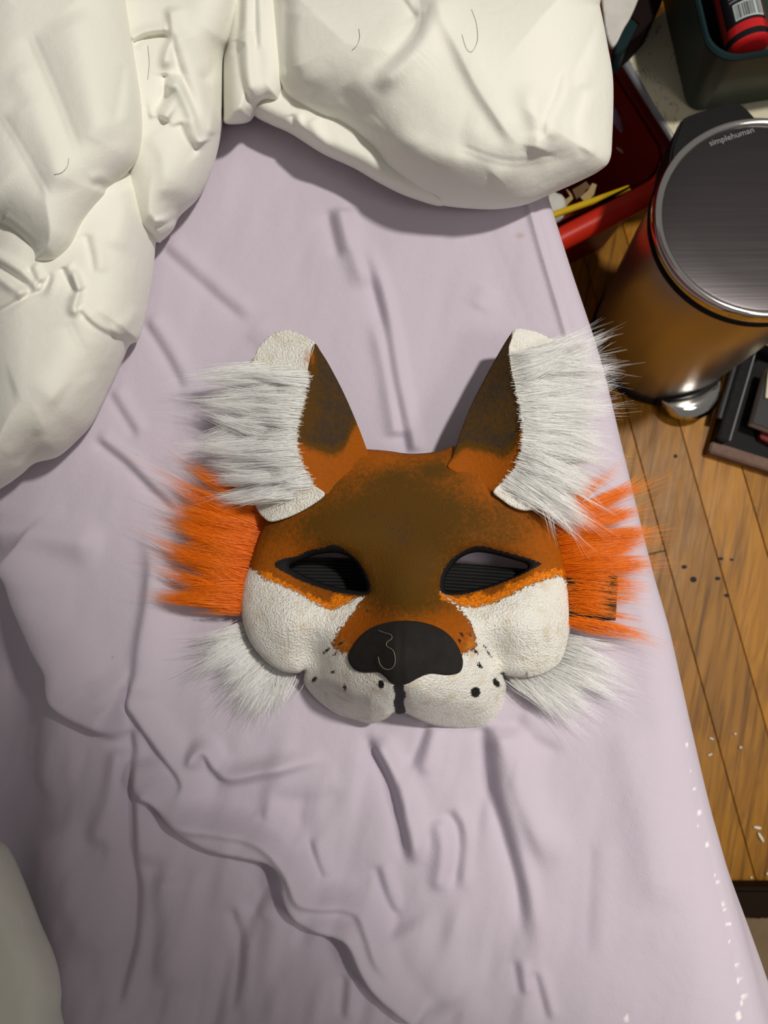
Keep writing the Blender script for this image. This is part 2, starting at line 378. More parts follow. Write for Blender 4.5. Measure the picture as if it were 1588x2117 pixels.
# ------------------------------------------------------------------ lavender fitted sheet over the mattress
FOLDS = [
    ([(294, 660), (340, 730), (385, 815)], -2.0, 13, 13), ([(328, 506), (400, 570), (480, 640), (525, 668)], -1.8, 13, 13),
    ([(225, 810), (255, 860), (288, 910)], -1.5, 11, 11), ([(190, 905), (260, 960), (320, 1020), (378, 1068)], -2.6, 11, 10),
    ([(678, 428), (690, 480), (705, 540)], -2.2, 16, 11), ([(735, 480), (770, 580), (795, 680), (815, 790), (845, 938)], -3.2, 14, 10, 0.3, 0.02),
    ([(705, 430), (730, 520), (760, 600)], 1.6, 20, 18), ([(770, 640), (800, 760), (822, 900)], 1.6, 18, 16, 0.3, 0.02),
    ([(298, 1080), (317, 1165), (314, 1240), (298, 1335), (291, 1400), (279, 1446)], 2.2, 16, 26, 0.4, 0.1),
    ([(291, 1390), (276, 1452), (290, 1480), (332, 1540), (383, 1605), (385, 1640), (378, 1672)], 3.2, 9, 26, 0.2, 0.25),
    ([(0, 1178), (28, 1205), (35, 1260), (70, 1330), (120, 1388), (128, 1430), (165, 1470), (235, 1502), (268, 1506)], 7.0, 15, 55, 0.02, 0.1),
    ([(267, 1506), (271, 1570), (273, 1700), (270, 1790), (277, 1850), (263, 1960), (236, 2060), (220, 2130)], -3.2, 13, 12, 0.02, 0.1),
    ([(255, 1540), (235, 1640), (190, 1760)], 2.2, 22, 24), ([(300, 1560), (300, 1700), (305, 1800)], 2.0, 20, 22),
    ([(403, 1600), (405, 1566), (428, 1552), (452, 1586), (484, 1603), (554, 1590), (690, 1562)], 3.2, 12, 16, 0.1, 0.4),
    ([(292, 1648), (312, 1636), (340, 1655), (380, 1700), (430, 1735), (500, 1752), (560, 1765), (586, 1792), (600, 1850), (628, 1892), (680, 1912), (722, 1927), (745, 1975), (772, 2022), (810, 2060), (880, 2117)], 6.0, 11, 36, 0.04, 0.05),
    ([(352, 1640), (375, 1672), (410, 1695), (520, 1715), (575, 1742), (610, 1795), (640, 1850), (735, 1868), (765, 1912), (790, 1975), (850, 2050)], 3.0, 12, 22),
    ([(535, 1682), (588, 1722), (614, 1768)], -2.2, 11, 11), ([(638, 1732), (658, 1790), (668, 1822)], -2.4, 9, 9),
    ([(748, 1505), (800, 1612), (826, 1712), (842, 1800)], -3.2, 12, 11, 0.2, 0.2), ([(772, 1520), (830, 1620), (858, 1720), (868, 1800)], 2.0, 16, 20),
    ([(925, 1670), (952, 1730), (940, 1845)], -2.4, 12, 10), ([(900, 1690), (915, 1760), (900, 1850)], 1.4, 16, 16),
    ([(1002, 1500), (1012, 1616), (1043, 1722), (1073, 1833), (1093, 1975)], -3.6, 15, 13, 0.02, 0.3), ([(1035, 1500), (1065, 1620), (1110, 1730), (1150, 1800)], 2.6, 26, 30, 0.1, 0.3),
    ([(885, 1495), (862, 1560), (848, 1592)], -2.2, 10, 12), ([(1225, 1735), (1222, 1850), (1218, 1990)], -0.5, 12, 16), ([(1062, 1480), (1110, 1530), (1170, 1560)], -1.2, 14, 18),
    ([(775, 1785), (808, 1880), (838, 1892)], -2.2, 11, 10), ([(1066, 1985), (1077, 2060)], -1.8, 8, 8), ([(1105, 2005), (1135, 2117)], -1.8, 9, 8),
    ([(474, 1870), (490, 1990), (465, 2130)], -2.2, 12, 12), ([(562, 1805), (520, 1905)], -1.8, 12, 14), ([(712, 2015), (705, 2117)], -1.8, 10, 10),
    ([(-20, 1100), (80, 1105), (220, 1135)], 2.4, 34, 26), ([(60, 1720), (230, 2000)], 2.0, 50, 50), ([(345, 1800), (335, 2080)], 1.8, 34, 34),
    ([(180, 1420), (230, 1450), (285, 1410)], -1.4, 16, 14), ([(560, 1640), (640, 1655), (720, 1640)], -1.2, 22, 22), ([(820, 1910), (870, 1990), (960, 2080)], 2.2, 40, 40),
    ([(110, 1420), (40, 1660)], 1.6, 40, 34), ([(500, 690), (560, 760)], -0.8, 22, 22), ([(1000, 450), (1060, 600), (1100, 700)], -0.6, 40, 40),
    ([(1010, 590), (985, 640)], 0.5, 20, 20), ([(1290, 1500), (1330, 1700), (1370, 1900)], 1.0, 40, 40),
]
EDGE = spline([(1060, 180), (1133, 410), (1180, 560), (1240, 745), (1285, 930), (1330, 1120), (1378, 1310), (1420, 1500), (1456, 1650), (1497, 1790), (1535, 1905), (1565, 1995), (1596, 2090), (1640, 2230)], 10)
ew = at(EDGE, -np.interp(EDGE[:, 1], [400, 1200, 1680, 2117], [0.012, 0.022, 0.042, 0.066])); o_ = np.argsort(ew[:, 1])
def edge_x(y): return np.interp(y, ew[o_, 1], ew[o_, 0])
def build_sheet():
    ys = np.linspace(-0.30, 0.46, 640)
    yp = np.interp(ys, [-0.22, -0.12, 0.0, 0.3], [0.066, 0.042, 0.022, 0.012])           # how round the mattress edge is
    a = np.r_[np.linspace(0.52, 0.03, 430)[:-1], np.linspace(0.03, 0.0, 60)[:-1]]          # inwards from where the rounding begins
    th = np.linspace(0, math.pi / 2 + 0.12, 60); sd = np.linspace(0, 0.452, 40)[1:]
    rows = []
    for y, R in zip(ys, yp):
        ex = edge_x(y)
        x = np.r_[ex - R - a, ex - R + R * np.sin(th), ex - R + R * np.sin(th[-1]) - sd * 0.10 - 0.05 * smooth01(sd, 0.20, 0.30)]
        z = np.r_[0 * a, -R + R * np.cos(th), -R + R * np.cos(th[-1]) - sd]
        rows.append(np.stack([x, np.full(len(x), y), z], 1))
    G = np.array(rows); ny, nx, _ = G.shape; W = G.reshape(-1, 3).copy()
    flat = W.copy(); flat[:, 2] = 0; p = pix(flat)
    f = np.ones(nx); n0 = len(a); f[n0:] = np.clip(1 - (np.arange(nx - n0)) / 52, 0, 1); f = np.tile(f, ny)
    z = wrinkles(p, FOLDS).reshape(ny, nx)
    ker = np.exp(-(np.arange(-5, 6) / 0.95) ** 2 / 2); ker /= ker.sum()
    for ax in (0, 1): z = np.apply_along_axis(lambda q: np.convolve(np.pad(q, 5, 'edge'), ker, 'valid'), ax, z)
    z = 2.4 * z.ravel() + 0.0012 * fbm(p, 240, 3, 3) + 0.0022 * fbm(p, 700, 5, 2)
    cr = fbm(np.stack([p[:, 0] + 0.22 * p[:, 1], p[:, 1] / 2.8], 1), 62, 77, 2); cr = np.sign(cr) * np.abs(cr) ** 1.3
    z += 0.0034 * cr * smooth01(p[:, 1], 1440, 1640) * (1 - smooth01(p[:, 0], 950, 1250)) + 0.0008 * cr
    z -= 0.075 * smooth01(-p[:, 0], -150, 130) * smooth01(p[:, 1], 1080, 1420) * (1 - 0.6 * smooth01(p[:, 1], 1600, 1900))
    z -= 0.016 * np.exp(-(((p[:, 0] - 330) / 250) ** 2 + ((p[:, 1] - 2150) / 260) ** 2))
    W[:, 2] += z * f
    # the folded seam along the mattress edge and the slack folds of the hanging side at the foot
    q = pix(W); s = np.tile(np.r_[a * 0 + 9, th * 0, sd], ny); dd = np.tile(np.r_[a, 0 * th, 0 * sd], ny)
    W[:, 2] += 0.0022 * np.exp(-((dd - 0.004) / 0.0022) ** 2) * smooth01(W[:, 1], 0.08, 0.2)
    lowy = smooth01(-W[:, 1], 0.06, 0.20)
    W[:, 0] += lowy * 0.0016 * np.sin(np.clip(-W[:, 2], 0, 0.2) * 150) * (dd == 0) * (W[:, 2] < -0.01)
    spot = np.zeros(len(W)); stain = np.zeros(len(W))
    for x, y, r in ((1420, 1539, 6), (1428, 1592, 3), (1436, 1631, 5), (1446, 1680, 8), (1444, 1709, 3), (1462, 1747, 7), (1478, 1808, 4), (1482, 1824, 5), (1494, 1870, 5), (1497, 1880, 4), (1504, 1910, 5), (1509, 1945, 4), (1521, 1996, 5), (1526, 2026, 7), (1533, 2075, 6), (1527, 2100, 12), (1536, 2060, 6), (1296, 2105, 9), (1250, 1586, 2), (1268, 2050, 2)):
        spot = np.maximum(spot, smooth01(-np.hypot((q[:, 0] - x) * 1.6, q[:, 1] - y), -r, -r * 0.6))
    stain = 0.55 * smooth01(-np.hypot((q[:, 0] - 1075) / 1.6, q[:, 1] - 487), -9, -2)
    for x, y, r in ((281, 940, 2.4), (387, 605, 2), (513, 1956, 2.4), (233, 1359, 2.2), (722, 1852, 2.6), (121, 1064, 1.8), (1060, 1955, 1.8)):
        stain = np.maximum(stain, 1.0 * smooth01(-np.hypot(q[:, 0] - x, q[:, 1] - y), -r, 0))
    ii = np.arange(ny * nx).reshape(ny, nx)
    F = np.stack([ii[:-1, :-1], ii[:-1, 1:], ii[1:, 1:], ii[1:, :-1]], -1).reshape(-1, 4)
    o = mesh_np('fitted_sheet', W, F, MT['sheet'], None, {'spot': spot, 'stain': stain})
    tag(o, 'wrinkled lavender fitted sheet stretched over the mattress under the fox mask', 'sheet')
build_sheet()

# ------------------------------------------------------------------ duvet, a puffed lobe of cloth at a time, joined into one cover
def lobe(poly, step, zb, ztop, w, folds, seed, lift=None, n=7, rough=0.002, edge=0.008):
    """vertices and quads of one puffed lobe with a rounded underside"""
    c = spline(poly, n, True); P, Q, d, BE, bv, nr = patch(c, step)
    u = np.clip(d / w, 0, 1); zm = zb + edge
    z = zm + (ztop - zm) * np.clip(1 - (1 - u) ** 2.2, 0, 1) ** 0.62
    if lift is not None: z = z + lift(P)
    z = z + (wrinkles(P, folds, 0.95) + 0.6 * rough * fbm(P, 190, seed, 2) + 1.5 * rough * fbm(P, 420, seed + 9, 2)) * smooth01(d, 0, 30)
    vs = [at(P, z)]; qs = [Q]; prev = np.arange(len(P)); base = len(P)
    for k in range(1, 6):                                                  # underside
        a = k / 5 * math.pi / 2
        off = (1 - math.cos(a)) * 30; zz = z[bv] - (zm - zb) * math.sin(a)
        vs.append(at(P[bv] + nr[bv] * off, zz)); mp = np.zeros(len(P), int); mp[bv] = base + np.arange(len(bv)); base += len(bv)
        a0, b0 = prev[BE[:, 0]], prev[BE[:, 1]]; a1, b1 = mp[BE[:, 0]], mp[BE[:, 1]]
        qs.append(np.stack([b0, a0, a1, b1], 1)); prev = mp
    return np.vstack(vs), np.vstack(qs)
def join(parts):
    v, q, b = [], [], 0
    for a, f in parts: v.append(a); q.append(f + b); b += len(a)
    return np.vstack(v), np.vstack(q)
R_POLY = [(536, -80), (536, 0), (537, 100), (546, 160), (566, 192), (590, 219), (640, 248), (700, 278), (752, 315), (790, 362), (852, 403), (911, 424), (982, 432), (1036, 432), (1090, 422), (1144, 399), (1198, 375), (1240, 353), (1261, 330), (1266, 282), (1268, 170), (1256, 90), (1240, 10), (1218, -80)]
R_FOLDS = [([(905, -20), (920, 40), (950, 100), (985, 170), (1020, 225), (1055, 275), (1085, 305)], 3.0, 16, 38, 0.05, 0.2), ([(1110, 320), (1118, 270), (1095, 200), (1090, 160)], 3.4, 24, 22, 0.1, 0.3),
           ([(860, -30), (868, 40), (850, 80), (800, 130), (760, 175)], -4.0, 18, 26, 0.02, 0.35), ([(820, -20), (845, 15), (862, 42)], -3.5, 9, 9), ([(900, -20), (890, 40), (850, 110), (770, 190)], 3.5, 20, 20),
           ([(595, -10), (592, 90), (597, 170)], -2.0, 10, 12), ([(625, 10), (620, 120), (650, 200)], 2.0, 24, 26), ([(1120, 290), (1128, 240), (1150, 190), (1165, 130)], -2.5, 16, 12),
           ([(740, 240), (840, 300), (930, 330), (1060, 320)], 2.5, 34, 24), ([(940, 300), (1060, 335), (1200, 310)], -2.0, 24, 26), ([(1180, 180), (1210, 110), (1255, 20)], -2.2, 13, 14), ([(1020, 380), (1080, 330), (1140, 310)], 1.8, 22, 22),
           ([(560, 150), (620, 215), (700, 250)], 2.0, 20, 20), ([(700, 180), (790, 260), (820, 330)], -1.6, 24, 24), ([(1215, 330), (1190, 260), (1215, 170)], -1.5, 13, 13)]
U_POLY = [(515, 214), (527, 240), (560, 258), (602, 277), (667, 318), (732, 348), (792, 383), (852, 410), (920, 424), (900, 360), (780, 240), (640, 160), (560, 150)]
U_FOLDS = [([(605, 235), (612, 262), (650, 310)], -2.4, 7, 7, 0.05, 0.2), ([(640, 245), (660, 290), (670, 318)], 2.0, 12, 12)]
M2_POLY = [(470, -80), (463, 60), (460, 150), (461, 230), (464, 254), (490, 257), (515, 252), (528, 238), (545, 222), (590, 210), (600, 100), (560, -80)]
M2_FOLDS = [([(490, 80), (500, 160), (520, 225)], -3.0, 9, 11, 0.05, 0.15), ([(478, 100), (480, 180), (478, 250)], 1.4, 12, 12), ([(512, 60), (512, 150), (525, 205)], 2.2, 12, 12), ([(498, -20), (495, 60), (485, 95)], -3.5, 8, 8), ([(528, -20), (531, 110)], -2.0, 6, 6)]
M_POLY = [(200, -80), (525, -80), (512, 0), (484, 82), (464, 118), (461, 193), (458, 270), (440, 347), (411, 408), (372, 447), (358, 475), (336, 497), (322, 500), (260, 470), (200, 300)]
M_FOLDS = [([(352, 10), (357, 75), (345, 110), (338, 150)], 5.0, 9, 16), ([(345, 150), (340, 200), (318, 240)], -5.5, 11, 13, 0.1, 0.1), ([(275, 90), (305, 76), (350, 70)], -4.5, 9, 8, 0.02, 0.1), ([(356, 60), (365, 120), (395, 200), (420, 275), (428, 292)], -4.5, 10, 15, 0.1, 0.06),
           ([(340, 180), (370, 180), (400, 240), (425, 296)], 5.0, 14, 8, 0.05, 0.04), ([(440, 285), (448, 220), (450, 150)], 3.0, 10, 12), ([(372, 250), (388, 290), (415, 318)], -4.0, 14, 10), ([(305, 235), (330, 232), (355, 245)], 2.5, 9, 12), ([(415, 170), (445, 140), (478, 85)], -2.4, 13, 13),
           ([(322, 468), (345, 462), (372, 448)], -3.0, 6, 6, 0.02, 0.1), ([(310, 270), (340, 330), (345, 420)], 1.6, 18, 22)]
L2_POLY = [(270, 200), (296, 265), (313, 337), (320, 410), (323, 482), (317, 554), (306, 622), (297, 668), (286, 703), (268, 714), (255, 742), (231, 795), (193, 872), (160, 910), (120, 944), (72, 958), (43, 982), (0, 1011), (-80, 1050), (-80, 300), (100, 200)]
L2_FOLDS = [([(128, 552), (148, 590), (158, 608)], -3.2, 7, 8, 0.05, 0.1), ([(150, 555), (160, 600), (152, 640), (175, 645)], 3.0, 10, 8), ([(160, 640), (195, 675), (240, 698), (285, 704)], -2.0, 6, 6, 0.05, 0.05), ([(-20, 655), (55, 612), (92, 595), (108, 560)], -3.0, 7, 7, 0.02, 0.1), ([(-20, 540), (30, 570), (72, 602)], -5.0, 11, 10, 0.02, 0.1), ([(-20, 560), (20, 590), (55, 612)], 3.0, 11, 9),
            ([(58, 552), (75, 580), (90, 592)], -3.0, 8, 8), ([(178, 480), (190, 530), (195, 570)], -1.8, 9, 10), ([(230, 690), (262, 670), (295, 640)], 2.0, 16, 14), ([(140, 660), (180, 740), (200, 790)], -1.6, 26, 24), ([(20, 800), (70, 790), (130, 830)], 1.6, 28, 28), ([(20, 960), (60, 930), (85, 890)], -2.2, 13, 11), ([(255, 380), (262, 440), (230, 520)], 1.5, 24, 24)]
L_POLY = [(258, -80), (260, 0), (270, 63), (284, 145), (294, 217), (295, 285), (281, 335), (241, 380), (228, 394), (222, 410), (183, 463), (159, 511), (132, 540), (108, 552), (72, 553), (58, 548), (56, 520), (30, 492), (0, 470), (-80, 430), (-80, -80)]
L_FOLDS = [([(60, 60), (120, 200), (170, 330)], -2.2, 30, 34), ([(0, 230), (60, 330), (110, 420)], -2.0, 26, 26), ([(150, 20), (190, 160), (220, 300)], 1.8, 34, 34), ([(262, 130), (250, 200), (240, 260)], -1.4, 13, 14), ([(0, 460), (40, 490), (58, 530)], 2.6, 14, 14, 0.02, 0.1), ([(30, 130), (90, 260), (130, 400)], 1.6, 26, 26), ([(220, 392), (205, 380), (190, 385)], -1.6, 9, 9)]
dv = join([lobe(U_POLY, 3.2, 0.004, 0.034, 40, U_FOLDS, 1, rough=0.0006), lobe(M2_POLY, 3.0, 0.004, 0.046, 60, M2_FOLDS, 2, rough=0.001),
           lobe(R_POLY, 3.2, 0.001, 0.070, 230, R_FOLDS, 3, rough=0.002, edge=0.012), lobe(M_POLY, 3.2, 0.004, 0.060, 110, M_FOLDS, 4, rough=0.0015),
           lobe(L2_POLY, 3.2, 0.004, 0.072, 150, L2_FOLDS, 5, rough=0.002), lobe(L_POLY, 3.2, 0.050, 0.094, 150, L_FOLDS, 6, rough=0.002)])
duvet = mesh_np('duvet', *dv, MT['duvet'])
tag(duvet, 'thick rumpled white cotton duvet pushed to the top of the bed', 'duvet')
PILLOW = [(-90, 1690), (0, 1738), (24, 1764), (45, 1808), (66, 1860), (86, 1912), (108, 1962), (121, 2005), (127, 2050), (126, 2085), (133, 2120), (150, 2200), (60, 2300), (-90, 2300)]
pv = lobe(PILLOW, 3.2, -0.004, 0.052, 90, [([(20, 1850), (50, 1960), (60, 2080)], -2.0, 26, 26), ([(110, 2040), (118, 2080), (112, 2117)], -1.6, 7, 7), ([(60, 1850), (85, 1930), (92, 1990)], -1.4, 9, 9)], 8)
tag(mesh_np('pillow', *pv, MT['pillow']), 'off-white cotton pillow whose rounded side shows at the lower left', 'pillow')

# ------------------------------------------------------------------ fox mask
mask = empty('fox_mask', at((840, 1200), 0.0).tolist(), 'handmade fox half mask of painted felt with fur tufts lying face up', 'mask')
EYE_L = spline([(600, 1169), (622, 1159), (650, 1148), (690, 1143), (718, 1150), (738, 1168), (752, 1195), (758, 1220), (735, 1221), (690, 1212), (645, 1197), (607, 1178)], 5, True)
EYE_R = spline([(918, 1214), (923, 1190), (940, 1165), (958, 1150), (985, 1142), (1020, 1146), (1060, 1157), (1090, 1167), (1082, 1181), (1048, 1197), (1000, 1213), (950, 1222), (926, 1222)], 5, True)
INK_L = spline([(567, 1167), (585, 1155), (612, 1150), (640, 1138), (668, 1132), (690, 1126), (715, 1138), (740, 1160), (758, 1188), (766, 1215), (758, 1230), (700, 1226), (640, 1208), (590, 1185)], 5, True)
INK_R = spline([(909, 1215), (912, 1190), (925, 1165), (945, 1147), (975, 1131), (1000, 1129), (1030, 1137), (1070, 1148), (1108, 1160), (1120, 1166), (1095, 1180), (1050, 1201), (1000, 1219), (950, 1230), (918, 1228)], 5, True)
FACE = spline([(757, 929), (800, 932), (848, 938), (900, 934), (940, 922), (985, 935), (1050, 1000), (1095, 1045), (1132, 1062), (1152, 1110), (1166, 1160), (1178, 1205), (1181, 1260), (1176, 1320), (1160, 1368), (1130, 1391), (1090, 1401), (1052, 1398), (1040, 1396), (1047, 1420), (1043, 1455), (1030, 1480), (1005, 1500), (960, 1506), (900, 1500), (862, 1486), (840, 1475), (825, 1477), (814, 1474), (800, 1485), (768, 1496), (735, 1488), (700, 1478), (665, 1455), (640, 1430), (628, 1408), (630, 1386), (615, 1392), (580, 1386), (545, 1362), (515, 1322), (500, 1272), (499, 1222), (508, 1188), (524, 1140), (540, 1100), (556, 1062), (600, 1000), (660, 955), (710, 930)], 6, True)
def axis(y): return 846 - (y - 930) * 0.035
def gauss(x, y, cx, cy, rx, ry): return np.exp(-((x - cx) / rx) ** 2 - ((y - cy) / ry) ** 2)
def face_z(p):
    x, y = p[..., 0], p[..., 1]; u = x - axis(y)
    side = np.sqrt(np.clip(1 - (np.abs(u) / 352) ** 2.3, 0, 1))
    yc = np.interp(y, [900, 960, 1060, 1180, 1300, 1400, 1500], [0.74, 0.88, 1.0, 0.98, 0.86, 0.62, 0.44])
    z = 0.008 + 0.029 * side * yc
    z = z - 0.007 * (gauss(x, y, 668, 1190, 80, 46) + gauss(x, y, 1012, 1190, 80, 46))
    z = z + 0.012 * (gauss(x, y, 590, 1290, 90, 75) + gauss(x, y, 1085, 1290, 90, 75))
    z = z + 0.004 * (gauss(x, y, 690, 1110, 90, 40) + gauss(x, y, 985, 1110, 90, 40))
    z = z + 0.013 * np.exp(-(u / 62) ** 2) * smooth01(y, 1090, 1280)
    m = ((u / 158) ** 2 + ((y - 1378) / 112) ** 2) ** 1.25
    z = z + 0.034 * np.exp(-m) + 0.007 * (gauss(x, y, 735, 1420, 62, 55) + gauss(x, y, 930, 1425, 70, 55))
    z = z - 0.006 * np.exp(-((x - 825) / 16) ** 2) * smooth01(y, 1400, 1440)
    z = z - 0.010 * (gauss(x, y, 648, 1362, 34, 50) + gauss(x, y, 1026, 1362, 34, 50))
    return z
WHITE_POLY = np.array([(480, 1170), (515, 1176), (528, 1180), (545, 1195), (565, 1205), (600, 1217), (645, 1243), (685, 1261), (700, 1256), (722, 1243), (752, 1232), (744, 1248), (722, 1276), (700, 1304), (686, 1334), (700, 1346), (722, 1352), (760, 1345), (840, 1330), (930, 1345), (962, 1352), (984, 1334), (978, 1300), (962, 1272), (940, 1248), (913, 1224), (930, 1240), (950, 1250), (985, 1257), (1030, 1243), (1080, 1218), (1130, 1197), (1158, 1190), (1172, 1200), (1176, 1215), (1200, 1230), (1200, 1520), (480, 1520)], float)
BR_L = spline([(548, 1190), (575, 1207), (615, 1226), (660, 1248), (690, 1255), (720, 1240)], 5); BR_R = spline([(918, 1229), (950, 1245), (985, 1246), (1030, 1234), (1080, 1208), (1130, 1190), (1160, 1184)], 5)
BLOBS = [(700, 1243, 15), (988, 1240, 19), (960, 1238, 9), (1055, 1215, 12), (1110, 1193, 10)]
DOTS = [(650, 1405, 7, 4, -50), (688, 1389, 5, 3, -30), (713, 1422, 3.5, 6, 0), (788, 1415, 7, 9, 0), (675, 1345, 8, 2.5, -40), (705, 1330, 5, 2, -40), (727, 1345, 4, 4, 0), (983, 1431, 10, 11, 0), (1026, 1412, 11, 6, 55), (992, 1376, 7, 4, 50), (955, 1313, 6, 3, 50), (950, 1325, 5, 3, 40), (983, 1347, 7, 3, 45), (972, 1312, 5, 2, 40), (1003, 1338, 5, 2, 50), (1010, 1350, 7, 2, 55), (693, 1352, 5, 2, -40), (760, 1262, 3, 2, 0), (1040, 1393, 5, 3, 30)]
def build_face():
    P, Q, d, BE, bv, nr = patch(FACE, 2.3, (EYE_L, EYE_R))
    z = face_z(P) + 0.0004 * fbm(P, 26, 21, 3) * smooth01(sdf(P, WHITE_POLY), -4, 8)
    x, y = P[:, 0], P[:, 1]
    # the white cheeks hang over their rim a little
    z -= 0.020 * (1 - smooth01(d, -12, 60)) * smooth01(y, 1380, 1440) * (np.abs(x - axis(y)) < 260)
    z -= 0.006 * (1 - np.sqrt(np.clip(1 - (1 - np.clip(d / 26, 0, 1)) ** 2, 0, 1)))
    dark = 0.42 + 0.58 * gauss(x, y, 860, 1075, 230, 75) + 0.75 * gauss(x, y, 838, 1215, 85, 110) + 0.5 * gauss(x, y, 905, 972, 34, 16) + 0.35 * gauss(x, y, 830, 1000, 70, 40) + 0.3 * gauss(x, y, 720, 1080, 120, 60)
    dark -= 0.35 * gauss(x, y, 560, 1130, 70, 90) + 0.35 * gauss(x, y, 1140, 1130, 60, 90) + 0.55 * gauss(x, y, 838, 1300, 160, 42) + 0.25 * gauss(x, y, 790, 945, 60, 25) + 0.25 * gauss(x, y, 1000, 1010, 60, 40)
    dark += 0.3 * gauss(x, y, 560, 1090, 30, 80) + 0.2 * gauss(x, y, 500, 1180, 40, 60)
    bright = np.maximum(9 - line_dist(P, BR_L), 9 - line_dist(P, BR_R))
    for bx, by, r in BLOBS: bright = np.maximum(bright, r - np.hypot(x - bx, y - by))
    white = sdf(P, WHITE_POLY)
    ink = np.maximum(sdf(P, INK_L), sdf(P, INK_R))
    ink = np.maximum(ink, 11 - np.abs(x - 826 + 2 * np.sin(y * 0.2)) - 60 * (y < 1395))
    for cx, cy, a, b, ang in DOTS:
        t = math.radians(ang); ux = (x - cx) * math.cos(t) + (y - cy) * math.sin(t); uy = -(x - cx) * math.sin(t) + (y - cy) * math.cos(t)
        ink = np.maximum(ink, (1 - np.hypot(ux / a, uy / b)) * min(a, b))
    fuzz = 0.55 * gauss(x, y, 712, 1340, 26, 30) + 0.6 * gauss(x, y, 975, 1335, 24, 34) + 0.3 * gauss(x, y, 720, 1245, 30, 14) + 0.25 * gauss(x, y, 620, 1300, 60, 40) + 0.2 * gauss(x, y, 620, 1375, 30, 14)
    o = mesh_np('face', at(P, z), Q, MT['face'], mask, {'dark': dark, 'bright': bright, 'white': white, 'ink': np.clip(ink, -30, 30), 'fuzz': fuzz})
    o['label'] = 'brown and white painted felt face'
    s = o.modifiers.new('thickness', 'SOLIDIFY'); s.thickness = 0.0022; s.offset = -1
build_face()
NOSE = spline([(719, 1362), (724, 1345), (740, 1320), (765, 1299), (800, 1287), (840, 1283), (880, 1288), (915, 1302), (940, 1325), (955, 1355), (957, 1376), (949, 1391), (925, 1396), (890, 1393), (865, 1402), (845, 1413), (825, 1417), (808, 1412), (795, 1399), (780, 1390), (750, 1390), (730, 1382)], 6, True)
P, Q, d, BE, bv, nr = patch(NOSE, 2.5)
nz = face_z(P) + 0.0008 + 0.0022 * np.sqrt(np.clip(1 - (1 - np.clip(d / 9, 0, 1)) ** 2, 0, 1)) + 0.0018 * smooth01(d, 0, 60) - 0.0009 * np.exp(-((P[:, 0] - 828) / 9) ** 2)
vs = [at(P, nz), at(P[bv], face_z(P[bv]) - 0.001)]; mp = np.zeros(len(P), int); mp[bv] = len(P) + np.arange(len(bv))
nose = mesh_np('nose', np.vstack(vs), np.vstack([Q, np.stack([BE[:, 1], BE[:, 0], mp[BE[:, 0]], mp[BE[:, 1]]], 1)]), MT['nose'], mask); nose['label'] = 'black felt nose pad'

def fz(x, y): return float(face_z(np.array([x, y], float)))
def ear_panel(name, poly, ctrl, attrs, step, mat, parent, lab):
    c = spline(poly, 5, True); P, Q, d, *_ = patch(c, step); z = rbf(ctrl, P)
    o = mesh_np(name, at(P, z), Q, mat, parent, attrs(P)); o['label'] = lab
    s = o.modifiers.new('thickness', 'SOLIDIFY'); s.thickness = 0.0016; s.offset = -1
    return o
def paint(dark=0, white=-40): 
    return lambda P: {'dark': dark(P) if callable(dark) else np.full(len(P), dark), 'bright': np.full(len(P), -40.0), 'white': np.full(len(P), float(white)), 'ink': np.full(len(P), -30.0), 'fuzz': (0.62 * gauss(P[:, 0], P[:, 1], 637, 738, 15, 26) if white > 0 else 0) + np.zeros(len(P))}
EAR_BL = [(650, 711), (664, 728), (682, 757), (712, 815), (740, 880), (758, 928), (768, 958), (735, 990), (700, 1010), (669, 1023), (650, 1004), (630, 978), (612, 950), (603, 915), (611, 868), (626, 812), (639, 750)]
EAR_BL_C = [(650, 711, 0.0304), (682, 757, 0.0238), (712, 815, 0.0218), (740, 880, 0.0244), (768, 958, fz(768, 958) - .001), (700, 1010, fz(700, 1010) - .001), (669, 1023, fz(669, 1023) + .001), (630, 978, 0.0396), (603, 915, 0.0422), (611, 868, 0.0409), (626, 812, 0.0370), (640, 750, 0.0323)]
EAR_WL = [(650, 711), (638, 700), (620, 690), (592, 682), (562, 691), (538, 713), (525, 740), (505, 795), (490, 850), (487, 890), (492, 940), (508, 990), (530, 1050), (545, 1070), (560, 1077), (600, 1066), (640, 1046), (670, 1022), (650, 1004), (630, 978), (612, 950), (603, 915), (611, 868), (626, 812), (639, 750)]
EAR_WL_C = [(653, 713, 0.0304), (642, 750, 0.0323), (629, 812, 0.0370), (614, 868, 0.0409), (606, 915, 0.0422), (632, 976, 0.0396), (670, 1022, fz(669, 1023) + .004), (592, 682, 0.0264), (525, 740, 0.0238), (490, 850, 0.0224), (492, 940, 0.0218), (530, 1050, 0.0211), (560, 1077, fz(562, 1077) + .004), (600, 1066, fz(600, 1066) + .004), (560, 880, 0.0277)]
EAR_BR = [(1064, 681), (1055, 692), (1040, 715), (1010, 768), (978, 830), (957, 880), (945, 915), (935, 945), (926, 966), (960, 985), (1000, 1003), (1021, 1017), (1045, 992), (1070, 960), (1085, 930), (1087, 900), (1079, 850), (1066, 800), (1055, 750), (1052, 722), (1058, 700)]
EAR_BR_C = [(1064, 681, 0.0330), (1040, 715, 0.0290), (1010, 768, 0.0284), (978, 830, 0.0290), (957, 880, 0.0310), (926, 966, fz(926, 966) + .0005), (980, 995, fz(980, 995) - .0012), (1021, 1017, fz(1021, 1017) + .001), (1070, 960, 0.0396), (1087, 900, 0.0436), (1079, 850, 0.0422), (1066, 800, 0.0396), (1053, 735, 0.0356), (1020, 850, 0.0350)]
